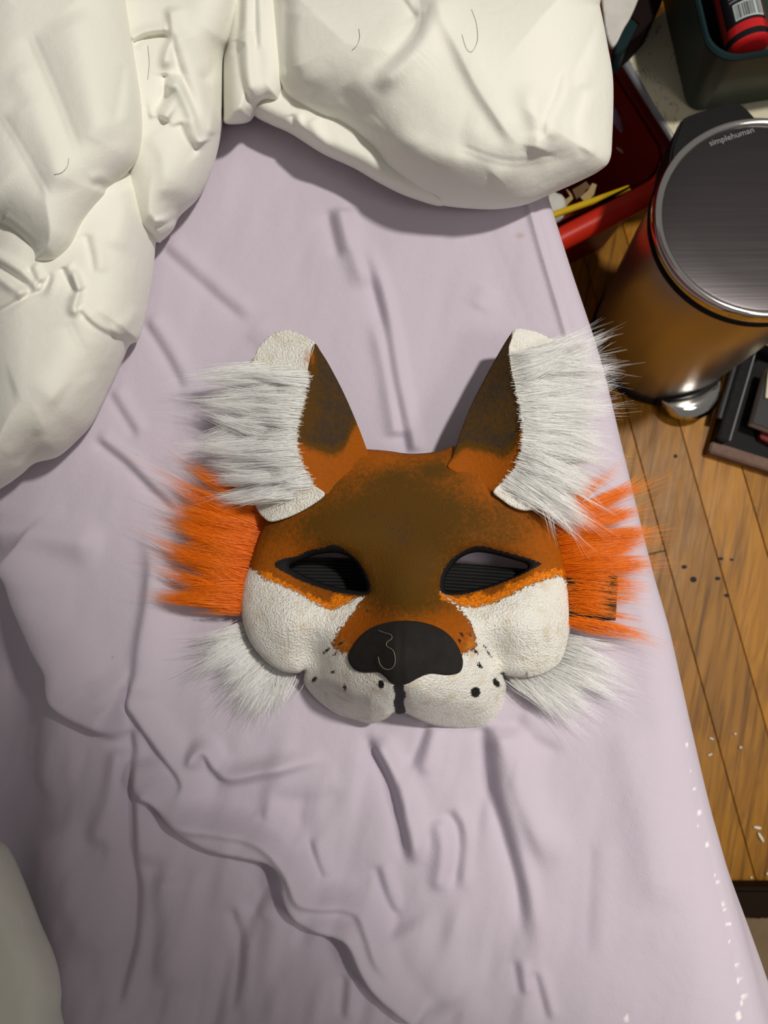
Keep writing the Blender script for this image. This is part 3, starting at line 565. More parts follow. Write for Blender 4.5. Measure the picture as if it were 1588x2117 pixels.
EAR_WR = [(1064, 681), (1090, 681), (1120, 690), (1145, 703), (1160, 722), (1180, 780), (1194, 840), (1196, 880), (1188, 930), (1170, 985), (1150, 1020), (1125, 1046), (1090, 1055), (1062, 1048), (1038, 1032), (1021, 1015), (1045, 992), (1070, 960), (1085, 930), (1087, 900), (1079, 850), (1066, 800), (1055, 750), (1052, 722), (1058, 700)]
EAR_WR_C = [(1062, 680, 0.0330), (1050, 730, 0.0356), (1063, 800, 0.0396), (1076, 850, 0.0422), (1084, 900, 0.0436), (1068, 958, 0.0396), (1021, 1015, fz(1021, 1017) + .004), (1145, 703, 0.0238), (1194, 840, 0.0198), (1188, 930, 0.0185), (1125, 1046, fz(1125, 1046) + .006), (1062, 1048, fz(1062, 1048) + .004), (1130, 860, 0.0304)]
def dark_l(P):
    b = np.interp(P[:, 0], [600, 640, 690, 712, 725, 740, 760], [905, 925, 938, 925, 895, 870, 860])
    s = smooth01(b - P[:, 1], -18, 22) - 0.8 * gauss(P[:, 0], P[:, 1], 646, 740, 7, 26) - 0.25 * gauss(P[:, 0], P[:, 1], 615, 840, 40, 60); return s * 1.45 + 0.10
def dark_r(P):
    b = np.interp(P[:, 0], [920, 960, 1000, 1040, 1060, 1080, 1090], [960, 925, 930, 945, 930, 880, 850])
    return smooth01(b - P[:, 1], -16, 22) * 1.4 + 0.12 - 0.12 * fbm(P, 60, 4, 2)
ears = []
for side, pb, cb, dk, pw, cw in (('left', EAR_BL, EAR_BL_C, dark_l, EAR_WL, EAR_WL_C), ('right', EAR_BR, EAR_BR_C, dark_r, EAR_WR, EAR_WR_C)):
    e = ear_panel('ear', pb, cb, paint(dk), 2.6, MT['face'], mask, 'dark brown ear back fading to orange')
    rd = np.array([q for q in pw if q in pb], float); zr_ = rbf(cb, rd); cw = [q for q in cw if min(np.hypot(rd[:, 0] - q[0], rd[:, 1] - q[1])) > 30] + [(x, y, z) for (x, y), z in zip(rd.tolist(), zr_.tolist())]
    w = ear_panel('ear_lining', pw, cw, paint(0, 40), 2.6, MT['face'], e, 'white inner side of the ear')
    ears.append((e, cw))

# fur: every hair is a thin tapering blade
def fur(name, mat, parent, lab, clumps, n, rad, seed, zfun, spread=14, segs=7, clump=0.8, wild=0.04, lenvar=0.66):
    """clumps: (root x, root y, root z, mid dx, mid dy, tip dx, tip dy, tip z, weight, root spread x, root spread y)"""
    r = np.random.default_rng(seed); C = np.array(clumps, float); pr = C[:, 8] / C[:, 8].sum(); k = r.choice(len(C), n, p=pr); c = C[k]
    ox = r.normal(0, 1, n) * c[:, 9]; oy = r.normal(0, 1, n) * c[:, 10]
    ln = 1 - lenvar * r.random(n) ** 0.9; ln[r.random(n) < 0.03] *= 1.2
    mdx, mdy, tdx, tdy = (c[:, 3] * 1, c[:, 4] * 1, c[:, 5] * 1, c[:, 6] * 1)
    jig = r.normal(0, wild, (n, 2)) * np.hypot(tdx, tdy)[:, None]; jm = r.normal(0, wild * 0.5, (n, 2)) * np.hypot(mdx, mdy)[:, None]
    lift = r.random(n); rx = c[:, 0] + ox; ry = c[:, 1] + oy; rz = zfun(np.stack([rx, ry], 1)) if zfun else c[:, 2]
    rz = rz + 0.0005; S = segs + 1; pts = np.zeros((n, S, 3))
    cl = clump * (0.6 + 0.4 * r.random(n))
    for s in range(S):
        t = s / segs; tt = t * ln
        bx = 2 * tt * (1 - tt) * (mdx + jm[:, 0]) + tt ** 2 * (tdx + jig[:, 0]); by = 2 * tt * (1 - tt) * (mdy + jm[:, 1]) + tt ** 2 * (tdy + jig[:, 1])
        sh = 1 - cl * t ** 1.3
        px = c[:, 0] + ox * sh + bx; py = c[:, 1] + oy * sh + by
        z = rz + (c[:, 7] - rz) * tt + 0.007 * np.sin(np.pi * np.clip(tt, 0, 1)) * (0.15 + lift)
        pts[:, s] = at(np.stack([px, py], 1), z)
    d = np.gradient(pts, axis=1); d /= np.linalg.norm(d, axis=2)[..., None] + 1e-12
    a = np.cross(d, np.array([0, 0, 1.0])); a /= np.linalg.norm(a, axis=2)[..., None] + 1e-12; b = np.cross(a, d)
    ph = (r.normal(0, 0.28, n))[:, None, None]; a = a * np.cos(ph) + b * np.sin(ph)
    tp = np.linspace(0, 1, S); rr = rad * (1 - 0.88 * tp ** 1.6)[None, :, None] * (0.6 + 0.8 * r.random(n))[:, None, None]
    V_ = np.stack([pts - rr * a, pts + rr * a], 2)                      # n, S, 2, 3
    idx = np.arange(n * S * 2).reshape(n, S, 2)
    F = [np.stack([idx[:, :-1, 0], idx[:, :-1, 1], idx[:, 1:, 1], idx[:, 1:, 0]], -1).reshape(-1, 4)]
    rnd = np.repeat(r.random(n), S * 2); t = np.tile(np.repeat(tp, 2), n)
    o = mesh_np(name, V_.reshape(-1, 3), np.vstack(F), mat, parent, {'t': t, 'rnd': rnd}); o['label'] = lab; o['kind'] = 'stuff'
    return o
def grid_clumps(rows, seed):
    """rows: (list of points down the row, mid vec top, mid vec bottom, tip vec top, tip vec bottom, tip z, count, weight, spread)"""
    r = np.random.default_rng(seed); out = []
    for pts, m0, m1, t0, t1, tz, cnt, wt, sp in rows:
        p = spline(pts, 10)
        nl = max(5, int(cnt * 0.62)); ll = r.uniform(0.66, 1.22, nl + 1); la = r.normal(0, 0.13, nl + 1); sh = r.uniform(-.25, .25, nl + 1); lz = r.uniform(-.004, .006, nl + 1)
        cnt = cnt * 5
        for i in range(cnt):
            f = (i + r.random()) / cnt; k = min(int(f * nl + 0.25 * r.normal()), nl); k = max(k, 0); fc = min(max((k + 0.5 + sh[k]) / nl, 0), 1)
            q = p[min(int(f * (len(p) - 1)), len(p) - 1)]; qc = p[min(int(fc * (len(p) - 1)), len(p) - 1)]; pull = (qc - q) * 0.8
            m = np.array(m0) * (1 - f) + np.array(m1) * f; t = np.array(t0) * (1 - f) + np.array(t1) * f
            nv = np.array((-t[1], t[0])); t = t * 1.14 * ll[k] * r.uniform(0.9, 1.06) + nv * la[k] + pull + r.normal(0, 2.5, 2); m = m * (0.5 + 0.5 * ll[k]) + pull * 0.35 + nv * la[k] * 0.15
            if i % 9 == 0:
                out.append((q[0], q[1], 0.03, m[0] * 1.2, m[1] * 1.2, t[0] * 1.42 + nv[0] * 0.07, t[1] * 1.42 + nv[1] * 0.07, tz + lz[k] + 0.002, wt * 0.42, 3.0, 3.0))
            out.append((q[0], q[1], 0.03, m[0], m[1], t[0], t[1], tz + lz[k], wt * r.uniform(0.6, 1.2), sp[0], sp[1]))
    return out
lz = lambda c: (lambda P: rbf(c, P))
# ear fur
cl = grid_clumps([([(632, 778), (612, 860), (603, 915), (612, 955), (640, 1005)], (-50, -6), (-45, 4), (-118, -20), (-112, 18), .026, 26, 1.6, (6, 5)),
                  ([(590, 765), (570, 850), (560, 920), (575, 980), (600, 1025)], (-60, -8), (-40, 6), (-130, -8), (-100, 12), .024, 22, 1.3, (13, 6)),
                  ([(545, 758), (525, 850), (520, 930), (535, 1000), (550, 1035)], (-55, -10), (-40, 8), (-120, 2), (-95, 8), .019, 16, 0.8, (10, 6))], 31)
fur('ear_fur', MT['fur_white'], ears[0][0], 'long white fur tuft', cl, 17000, 0.00010, 41, lz(ears[0][1]))
cl = grid_clumps([([(1066, 735), (1078, 810), (1090, 890), (1080, 960), (1045, 1005)], (40, -10), (45, 22), (110, -42), (112, 62), .027, 26, 1.6, (6, 5)),
                  ([(1110, 725), (1125, 810), (1130, 890), (1120, 960), (1085, 1030)], (45, -12), (45, 30), (112, -40), (100, 70), .024, 22, 1.3, (13, 6)),
                  ([(1150, 730), (1172, 810), (1175, 900), (1155, 970), (1125, 1035)], (40, -14), (30, 36), (108, -45), (60, 78), .020, 15, 0.8, (10, 6))], 32)
cl += [(1140, 738, .03, 50, -22, 128, -62, .035, 0.5, 4, 5), (1150, 750, .03, 60, -8, 150, -26, .03, 0.45, 4, 5), (1120, 1020, .03, 20, 50, 32, 110, .03, 0.5, 6, 5), (1150, 985, .03, 60, 40, 140, 95, .03, 0.4, 5, 6), (1165, 950, .03, 60, 18, 125, 60, .03, 0.4, 5, 8)]
fur('ear_fur', MT['fur_white'], ears[1][0], 'long white fur tuft', cl, 17000, 0.00010, 42, lz(ears[1][1]))
# orange cheek fur, rooted behind the rim of the face
side_z = lambda P: np.full(len(P), 0.012)
cl = grid_clumps([([(560, 1040), (542, 1090), (522, 1150), (508, 1210), (506, 1262)], (-70, -30), (-70, -4), (-165, -85), (-150, -18), .010, 26, 1.5, (13, 5)),
                  ([(520, 1075), (505, 1130), (490, 1190), (490, 1255)], (-55, -18), (-50, 2), (-150, -55), (-140, -14), .012, 20, 1.2, (15, 5))], 33)
cl += [(500, 1190, .01, -90, 6, -195, 20, .008, 1.0, 12, 7), (500, 1150, .01, -80, 4, -185, -2, .008, .9, 12, 7), (505, 1110, .01, -80, -14, -175, -28, .008, .9, 12, 7), (530, 1065, .01, -70, -6, -190, -42, .008, .5, 10, 5), (500, 1230, .01, -80, 0, -190, -14, .008, 1.0, 12, 7), (500, 1262, .01, -60, 8, -120, 0, .008, .8, 12, 6), (540, 1030, .012, -60, -30, -150, -90, .012, .8, 12, 7)]
fur('cheek_fur', MT['fur_orange'], mask, 'bright orange fur tuft on the left cheek', cl, 13000, 0.00011, 43, side_z)
cl = grid_clumps([([(1135, 1060), (1150, 1110), (1165, 1170), (1172, 1230), (1172, 1285)], (60, -20), (50, 6), (150, -80), (130, 28), .014, 26, 1.5, (12, 5)),
                  ([(1165, 1060), (1180, 1120), (1188, 1190), (1188, 1270)], (50, -12), (45, 8), (130, -40), (110, 20), .014, 18, 1.1, (12, 5))], 34)
cl += [(1185, 1110, .012, 80, -6, 185, -14, .012, 1.0, 12, 6), (1185, 1150, .012, 75, 2, 170, -40, .012, .8, 12, 7), (1185, 1190, .012, 70, 0, 150, 10, .012, .7, 12, 7), (1180, 1275, .012, 70, 48, 165, 36, .010, 1.1, 10, 8), (1182, 1240, .012, 60, 10, 150, 70, .010, .5, 8, 6), (1165, 1050, .012, 60, -40, 130, -90, .014, .9, 12, 8)]
cl = [c for i, c in enumerate(cl) if not (1192 < c[1] < 1274 and i % 10 < 7)]
fur('cheek_fur', MT['fur_orange'], mask, 'bright orange fur tuft on the right cheek', cl, 13000, 0.00011, 44, side_z)
# white jaw fur
low_z = lambda P: np.full(len(P), 0.007)
cl = grid_clumps([([(505, 1290), (530, 1345), (560, 1385), (600, 1398)], (-60, 20), (-8, 50), (-130, 30), (-20, 108), .005, 26, 1.2, (13, 6)),
                  ([(495, 1300), (515, 1360), (550, 1405), (575, 1415)], (-40, 30), (-8, 40), (-110, 62), (-20, 84), .005, 18, 1.0, (13, 6))], 35)
fur('jaw_fur', MT['fur_white'], mask, 'wispy white fur tuft under the left cheek', cl, 3600, 0.00009, 45, low_z, wild=0.06)
cl = grid_clumps([([(1172, 1320), (1150, 1370), (1110, 1400), (1060, 1402)], (55, 10), (40, 40), (130, 45), (100, 90), .005, 26, 1.2, (13, 6)),
                  ([(1180, 1340), (1160, 1385), (1120, 1410), (1075, 1412)], (40, 16), (40, 30), (115, 60), (95, 72), .005, 18, 1.0, (13, 6))], 36)
fur('jaw_fur', MT['fur_white'], mask, 'wispy white fur tuft under the right cheek', cl, 3600, 0.00009, 46, low_z, wild=0.06)

# black elastic strap: woven ribs run along it, doubled back under itself at the right end
def build_strap():
    mid = spline([(545, 1198), (700, 1200), (850, 1206), (1000, 1216), (1120, 1226), (1225, 1234), (1262, 1236)], 24); half = 46
    zc = np.interp(mid[:, 0], [540, 700, 1000, 1150, 1262], [.010, .008, .008, .014, .018])
    t = np.gradient(mid, axis=0); t /= np.linalg.norm(t, axis=1)[:, None]; nn = np.stack([-t[:, 1], t[:, 0]], 1)
    a = np.linspace(-1, 1, 131); rows = []
    hh = half * np.where(mid[:, 0] > 1255, 0.99, 1.0)
    up = [np.c_[at(mid[i] + nn[i] * hh[i] * a[:, None], zc[i] + 0.00045 * np.cos(a * math.pi * 13))] for i in range(len(mid))]
    R = 0.0035; end = mid[-1]; turn = []
    for th in np.linspace(0.2, math.pi, 9):
        q = end + t[-1] * 12 * math.sin(th); turn.append(at(q + nn[-1] * half * a[:, None], zc[-1] - R + R * math.cos(th) + 0.0003 * np.cos(a * math.pi * 13)))
    back = [at(mid[i] + nn[i] * half * a[:, None], zc[i] - 2 * R + 0.0003 * np.cos(a * math.pi * 13)) for i in range(len(mid) - 2, len(mid) - 40, -1)]
    G = np.array(up + turn + back); n, m, _ = G.shape; ii = np.arange(n * m).reshape(n, m)
    F = np.stack([ii[:-1, :-1], ii[1:, :-1], ii[1:, 1:], ii[:-1, 1:]], -1).reshape(-1, 4)
    o = mesh_np('elastic_strap', G.reshape(-1, 3), F, MT['strap'], mask); o['label'] = 'wide ribbed black elastic strap'
    s = o.modifiers.new('thickness', 'SOLIDIFY'); s.thickness = 0.0009; s.offset = 0
build_strap()

# ------------------------------------------------------------------ generic small builders
def lathe(name, prof, c, mat, parent, n=96, auto=30):
    """prof: (radius, z) from top to bottom"""
    a = np.arange(n) / n * 2 * math.pi; pr = np.array(prof, float)
    G = np.stack([c[0] + pr[:, 0, None] * np.cos(a), c[1] + pr[:, 0, None] * np.sin(a), pr[:, 1, None] + 0 * a], -1)
    m = len(pr); ii = np.arange(m * n).reshape(m, n); jj = np.roll(ii, -1, 1)
    F = np.stack([ii[:-1], ii[1:], jj[1:], jj[:-1]], -1).reshape(-1, 4)
    return mesh_np(name, G.reshape(-1, 3), F, mat, parent, auto=auto)
def tube_bm(bm, pts, r, n=8, cap=True):
    pts = [Vector(p) for p in pts]; rings = []
    for i, p in enumerate(pts):
        d = (pts[min(i + 1, len(pts) - 1)] - pts[max(i - 1, 0)]).normalized()
        u = d.cross(Vector((0.13, 0.21, 0.97))).normalized(); w = d.cross(u); rr = r[i] if isinstance(r, (list, tuple)) else r
        rings.append([bm.verts.new(p + (u * math.cos(k / n * 6.2832) + w * math.sin(k / n * 6.2832)) * rr) for k in range(n)])
    for a, b in zip(rings, rings[1:]):
        for k in range(n): bm.faces.new((a[k], a[(k + 1) % n], b[(k + 1) % n], b[k]))
    if cap: bm.faces.new(rings[0][::-1]); bm.faces.new(rings[-1])
    return bm
def prism(name, top, h, mat, parent=None, bevel=0.001, auto=30):
    """a slab under the given top corners (world points), h thick downwards"""
    bm = bmesh.new(); t = [bm.verts.new(p) for p in top]; b = [bm.verts.new(Vector(p) - Vector((0, 0, h))) for p in top]; n = len(t)
    bm.faces.new(t); bm.faces.new(b[::-1])
    for i in range(n): bm.faces.new((t[i], b[i], b[(i + 1) % n], t[(i + 1) % n]))
    fix_normals(bm)
    if bevel: bmesh.ops.bevel(bm, geom=bm.edges[:], offset=bevel, segments=2, affect='EDGES', clamp_overlap=True)
    return bm_obj(name, bm, mat, parent, True, auto)
def rrect(hx, hy, r, n=6):
    out = []
    for cx, cy, a0 in ((hx - r, hy - r, 0), (-hx + r, hy - r, 90), (-hx + r, -hy + r, 180), (hx - r, -hy + r, 270)):
        for k in range(n + 1):
            a = math.radians(a0 + 90 * k / n); out.append((cx + r * math.cos(a), cy + r * math.sin(a)))
    return out
def loft(name, rings, mat, parent, close_last=True, auto=40, smooth=True):
    bm = bmesh.new(); R = [[bm.verts.new(p) for p in ring] for ring in rings]; n = len(R[0])
    for a, b in zip(R, R[1:]):
        for k in range(n): bm.faces.new((a[k], a[(k + 1) % n], b[(k + 1) % n], b[k]))
    if close_last: bm.faces.new(R[-1])
    fix_normals(bm); return bm_obj(name, bm, mat, parent, smooth, auto)
def local(o, ang):
    ca, sa = math.cos(ang), math.sin(ang); o = Vector(o)
    return lambda x, y, z: Vector((o.x + x * ca - y * sa, o.y + x * sa + y * ca, o.z + z))

# ------------------------------------------------------------------ steel pedal bin
BC = (0.3035, 0.3555)
binr = empty('pedal_bin', (BC[0], BC[1], FL), 'small round brushed steel pedal bin standing on the floor beside the bed', 'trash can')
lathe('body', [(0.0915, -0.225), (0.0918, -0.226), (0.0905, -0.30), (0.0875, -0.40), (0.0842, -0.484), (0.0836, -0.486)], BC, MT['steel'], binr)
lathe('base_ring', [(0.0830, -0.482), (0.0862, -0.4845), (0.0868, -0.490), (0.0862, FL + 0.0005), (0.02, FL + 0.0005), (0.0005, FL + 0.0005)], BC, MT['black'], binr)
lathe('gasket', [(0.088, -0.2185), (0.0948, -0.2190), (0.0955, -0.2215), (0.0945, -0.2240), (0.088, -0.2250)], BC, MT['black'], binr)
lathe('rim', [(0.0903 - 0.0036 * math.cos(a), -0.2058 + 0.0036 * math.sin(a)) for a in np.linspace(-0.1, math.pi * 0.80, 14)] + [(0.0945, -0.2080), (0.0947, -0.212), (0.0946, -0.2185), (0.088, -0.2187)], BC, MT['chrome'], binr, auto=None)['label'] = 'polished steel rim'
lid = lathe('lid', [(0.0004, -0.2050), (0.03, -0.2050), (0.06, -0.2051), (0.084, -0.2053), (0.0876, -0.2056), (0.0876, -0.2120)], BC, MT['lid'], binr); lid['label'] = 'dark satin steel lid'
# hinge cover behind the lid
def hinge():
    top = [V(x, y, -0.2068) for x, y in ((1384, 338), (1390, 300), (1410, 245), (1432, 234), (1522, 206), (1542, 219), (1566, 246))] + [V(1548, 290, -0.2068), V(1480, 300, -0.2068), V(1425, 345, -0.2068)]
    return prism('hinge_cover', top, 0.05, MT['black'], binr, 0.002)
hinge()
# pedal
pc = V(1438, 826, FL + 0.030); pd = (Vector((pc.x, pc.y, 0)) - Vector((BC[0], BC[1], 0))).normalized(); pa = math.atan2(pd.y, pd.x) + 0.0
def pedal():
    L = local((BC[0], BC[1], FL), pa); rows = []
    nv, nu = 15, 11
    bm = bmesh.new(); grid = []
    for i in range(nv):
        s = -1 + 2 * i / (nv - 1); x0 = math.sqrt(0.0855 ** 2 - (0.037 * s) ** 2) - 0.012 * (1 - s * s); depth = 0.040 * math.sqrt(max(0.0, 1 - s * s * 0.985)); row = []
        for j in range(nu):
            u = j / (nu - 1)
            z = 0.030 + 0.0035 * math.sin(math.pi * min(1, u * 0.8)) - 0.009 * max(0, (u - 0.55) / 0.45) ** 2 - 0.004 * s * s
            row.append(bm.verts.new(L(x0 + 0.0022 + depth * u, 0.037 * s, z)))
        grid.append(row)
    for i in range(nv - 1):
        for j in range(nu - 1): bm.faces.new((grid[i][j], grid[i][j + 1], grid[i + 1][j + 1], grid[i + 1][j]))
    fix_normals(bm)
    o = bm_obj('pedal', bm, MT['chrome'], binr, True, 60); o['label'] = 'polished steel foot pedal'
    s = o.modifiers.new('thickness', 'SOLIDIFY'); s.thickness = 0.003; s.offset = -1
    bm = bmesh.new(); tube_bm(bm, [L(0.084, 0, 0.014), L(0.10, 0, 0.0145), L(0.112, 0, 0.0155)], 0.005, 10)
    bm_obj('pedal_arm', bm, MT['black'], binr)
    # dark recess plate over the pedal
    top = [L(math.sqrt(0.0878 ** 2 - (0.040 * s) ** 2) + 0.001, 0.040 * s, 0.042 - 0.016 * s * s) for s in np.linspace(-1, 1, 11)] + [L(math.sqrt(0.081 ** 2 - (0.038 * s) ** 2), 0.038 * s, 0.042 - 0.016 * s * s) for s in np.linspace(1, -1, 11)]
    prism('pedal_slot', top, 0.022, MT['black'], binr, 0)
pedal()
def lettering():
    cu = bpy.data.curves.new('lettering', 'FONT'); cu.body = 'simplehuman'; cu.size = 0.0135; cu.align_x = 'CENTER'; cu.align_y = 'CENTER'; cu.extrude = 0.0001; cu.resolution_u = 3
    o = bpy.data.objects.new('lettering', cu); COL.objects.link(o)
    a = V(1467, 297, -0.2049); b = V(1558, 268, -0.2049); m = (a + b) / 2; d = (b - a)
    wdt = max(v for v in (o.dimensions.x, 0.001)); bpy.context.view_layer.update(); wdt = o.dimensions.x; cu.size *= d.length / wdt
    bpy.context.view_layer.update(); me = bpy.data.meshes.new_from_object(o); COL.objects.unlink(o); bpy.data.objects.remove(o)
    me.transform(Matrix.Translation(m) @ Matrix.Rotation(math.atan2(d.y, d.x), 4, 'Z')); me.materials.clear()
    l = link('lettering', me, plain('etched_steel', (0.30, 0.29, 0.29), 0.6, 0.6), binr, False); l['label'] = 'etched maker name on the lid'
lettering()

# ------------------------------------------------------------------ red storage bin with odds and ends
def red_bin():
    zr, zf = -0.335, FL
    g0, g1 = V(1394, 290, -0.304), V(1278, 108, -0.304); uy = (g1 - g0); uy.z = 0; uy.normalize(); ux = Vector((uy.y, -uy.x, 0)); wx, wy = 0.25, 0.26
    B = ux * (g0.dot(ux) + 0.012) + uy * (V(1250, 436, zr).dot(uy)); A = B - ux * wx
    o = A + ux * (wx / 2) + uy * (wy / 2); ang = math.atan2(ux.y, ux.x)
    r = empty('red_bin', (o.x, o.y, zf), 'open red plastic storage bin between the bed and the pedal bin', 'bin'); L = local((o.x, o.y, 0), ang)
    def ring(hx, hy, z, rad=0.03): return [L(x, y, z) for x, y in rrect(hx, hy, rad)]
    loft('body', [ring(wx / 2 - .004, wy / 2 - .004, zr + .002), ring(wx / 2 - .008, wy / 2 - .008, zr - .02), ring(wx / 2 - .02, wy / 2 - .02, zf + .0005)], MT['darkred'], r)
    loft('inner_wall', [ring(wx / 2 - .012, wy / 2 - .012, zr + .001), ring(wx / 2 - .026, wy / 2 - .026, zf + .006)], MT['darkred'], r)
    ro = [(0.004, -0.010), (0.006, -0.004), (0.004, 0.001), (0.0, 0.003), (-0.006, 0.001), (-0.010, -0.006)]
    loft('rim', [ring(wx / 2 + a, wy / 2 + a, zr + b) for a, b in ro], MT['darkred'], r, False)['label'] = 'red rim coloured dark for its shade'  # same plastic as the front roll, its shade put into a darker red
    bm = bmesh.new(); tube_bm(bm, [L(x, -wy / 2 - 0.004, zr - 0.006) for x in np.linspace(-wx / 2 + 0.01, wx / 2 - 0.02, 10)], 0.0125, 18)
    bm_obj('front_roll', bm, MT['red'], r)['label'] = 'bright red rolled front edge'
    bm = bmesh.new(); tube_bm(bm, [V(1120, 453, zr - .004).lerp(V(1300, 390, zr - .012), t) for t in np.linspace(0, 1, 14)], 0.0036, 10)
    bm_obj('edge_strip', bm, MT['yellow'], r)['label'] = 'yellow strip inside the rim'
    return r, L, zr
rb, RL, RZ = red_bin()
# crumpled contents
def crumple(name, c, size, mat, seed, label, cat, group=None, flat=0.5, sub=3):
    bm = bmesh.new(); bmesh.ops.create_icosphere(bm, subdivisions=sub, radius=1.0); r = np.random.default_rng(seed); ax = r.normal(0, 1, (14, 3)); ax /= np.linalg.norm(ax, axis=1)[:, None]; ph = r.uniform(0, 6, 14); fr = r.uniform(2, 5, 14)
    for v in bm.verts:
        n = np.array(v.co); k = 1 + 0.16 * sum(abs(math.sin(fr[i] * (n @ ax[i]) + ph[i])) for i in range(14)) / 3 - 0.4
        v.co = Vector((n[0] * size[0] * k, n[1] * size[1] * k, n[2] * size[2] * k))
    bmesh.ops.translate(bm, verts=bm.verts, vec=c); o = bm_obj(name, bm, mat, None, True, 25); return tag(o, label, cat, group)
def strip(name, pts, w, th, mat, label, cat, group=None, twist=0.0):
    """a bent ribbon of card: world points, width, thickness"""
    p = [Vector(q) for q in pts]; bm = bmesh.new(); rows = []
    for i, q in enumerate(p):
        d = (p[min(i + 1, len(p) - 1)] - p[max(i - 1, 0)]).normalized(); u = d.cross(Vector((math.sin(twist * i), 0.1, 1))).normalized(); nrm = u.cross(d).normalized(); ww = w * (0.75 + 0.25 * math.sin(2.1 * i + 1))
        rows.append([bm.verts.new(q + u * ww / 2 + nrm * th / 2), bm.verts.new(q - u * ww / 2 + nrm * th / 2), bm.verts.new(q - u * ww / 2 - nrm * th / 2), bm.verts.new(q + u * ww / 2 - nrm * th / 2)])
    for a, b in zip(rows, rows[1:]):
        for k in range(4): bm.faces.new((a[k], a[(k + 1) % 4], b[(k + 1) % 4], b[k]))
    bm.faces.new(rows[0]); bm.faces.new(rows[-1][::-1]); fix_normals(bm)
    return tag(bm_obj(name, bm, mat, None, True, 35), label, cat, group)
zc = -0.43
crumple('paper_wad', V(1138, 430, -0.39), (0.016, 0.018, 0.014), MT['paper'], 3, 'crumpled white paper wad against the bed edge in the red bin', 'paper')
strip('card_scrap', [V(1160, 440, -0.40), V(1168, 420, -0.395), V(1182, 408, -0.392), V(1176, 396, -0.398)], 0.009, 0.001, MT['scrap'], 'bent tan card scrap next to the white paper wad', 'scrap', twist=0.5)
strip('card_scrap', [V(1188, 402, -0.41), V(1203, 392, -0.405), V(1216, 380, -0.40)], 0.014, 0.001, plain('brown_scrap', (0.20, 0.12, 0.06), 0.8), 'brown card scrap in the middle of the red bin scraps', 'scrap', twist=0.3)
strip('card_scrap', [V(1206, 414, -0.40), V(1222, 398, -0.395), V(1229, 380, -0.39)], 0.011, 0.001, MT['scrap'], 'straight tan card scrap nearest the yellow strip', 'scrap', twist=0.2)
crumple('dark_bag', V(1232, 322, -0.468), (0.024, 0.026, 0.014), plain('maroon_film', (0.10, 0.012, 0.012), 0.35), 5, 'dark maroon crumpled plastic bag at the bottom of the red bin', 'bag')
crumple('red_wrapper', V(1310, 300, -0.415), (0.034, 0.019, 0.012), MT['redfilm'], 8, 'shiny red plastic wrapper lying on the maroon bag', 'wrapper')
strip('clear_pouch', [V(1268, 226, -0.36), V(1280, 246, -0.362), V(1290, 268, -0.37)], 0.022, 0.002, MT['mauve'], 'mauve translucent plastic pouch sticking up beside the duvet', 'pouch', twist=0.1)
bm = bmesh.new(); tube_bm(bm, [V(1276, 305, -0.395), V(1284, 311, -0.392), V(1293, 315, -0.39), V(1301, 322, -0.39), V(1309, 335, -0.391), V(1312, 341, -0.392)], [.0016, .0022, .0024, .0028, .0030, .0016], 9)
tag(bm_obj('cream_stick', bm, plain('cream_stick', (0.42, 0.33, 0.24), 0.6), None), 'short bent cream stick lying on the red wrapper bag', 'stick')

# ------------------------------------------------------------------ sketch board, green tub and its bottle
SB = -0.30
sk = empty('sketch_board', V(1450, 160, SB - .012).to_tuple(), 'cream board with pencil sketches lying under the green tub', 'drawing board')
pts = [V(1288, 101, SB), V(1374, 22, SB), V(1620, -60, SB), V(1640, 235, SB), V(1560, 262, SB), V(1394, 292, SB)]
prism('sheet', pts, 0.004, MT['cream'], sk, 0.0006)
a, b = V(1278, 108, SB - .004), V(1394, 290, SB - .004); n_ = Vector((-(b - a).y, (b - a).x, 0)).normalized() * -1
c0, c1 = V(1289, 102, SB - .0045), V(1403, 288, SB - .0045)
bm = bmesh.new(); tube_bm(bm, [a.lerp(b, t) for t in np.linspace(0, 1, 12)], 0.0042, 10); bm_obj('binding', bm, MT['grey'], sk)['label'] = 'rounded grey edge'
prism('backing', [c0 + Vector((0, 0, .0002)), V(1380, 30, SB - .0043), V(1612, -52, SB - .0043), V(1632, 230, SB - .0043), c1], 0.010, MT['maroon'], sk, 0.0006)
# support under the board so it stands on something
st = prism('storage_box', [V(1360, 98, SB - .016), V(1410, 20, SB - .016), V(1600, -50, SB - .016), V(1610, 215, SB - .016), V(1456, 262, SB - .016)], (SB - .0165) - FL, MT['maroon'], None, 0.002)
tag(st, 'dark maroon storage box carrying the sketch board', 'box')
# dark box corner and a white sheet behind
tb = empty('dark_box', V(1330, 40, -0.27).to_tuple(), 'black box with a dark teal end leaning behind the sketch board', 'box')
prism('teal_end', [V(1272, 112, -0.262), V(1276, 80, -0.262), V(1301, 35, -0.262), V(1322, 48, -0.262), V(1296, 96, -0.262), V(1283, 107, -0.262)], 0.035, MT['teal'], tb, 0.001)['label'] = 'dark teal end'
prism('side', [V(1303, 33, -0.261), V(1340, -40, -0.261), V(1386, -40, -0.261), V(1352, 36, -0.261), V(1324, 68, -0.261), V(1302, 86, -0.261), V(1320, 50, -0.261)], 0.036, MT['maroon'], tb, 0.001)
def white_sheet():
    q = [(1248, -60), (1330, -60), (1322, -10), (1306, 30), (1290, 58), (1274, 88), (1262, 90), (1250, 40)]
    P, Q, d, *_ = patch(spline(q, 5, True), 4); z = -0.245 + 0.004 * fbm(P, 64, 12, 2)
    o = mesh_np('plastic_bag', at(P, z), Q, MT['paper']); s = o.modifiers.new('thickness', 'SOLIDIFY'); s.thickness = 0.005; s.offset = -1
    tag(o, 'crinkled greyish white plastic bag hanging past the duvet corner', 'bag')
white_sheet()
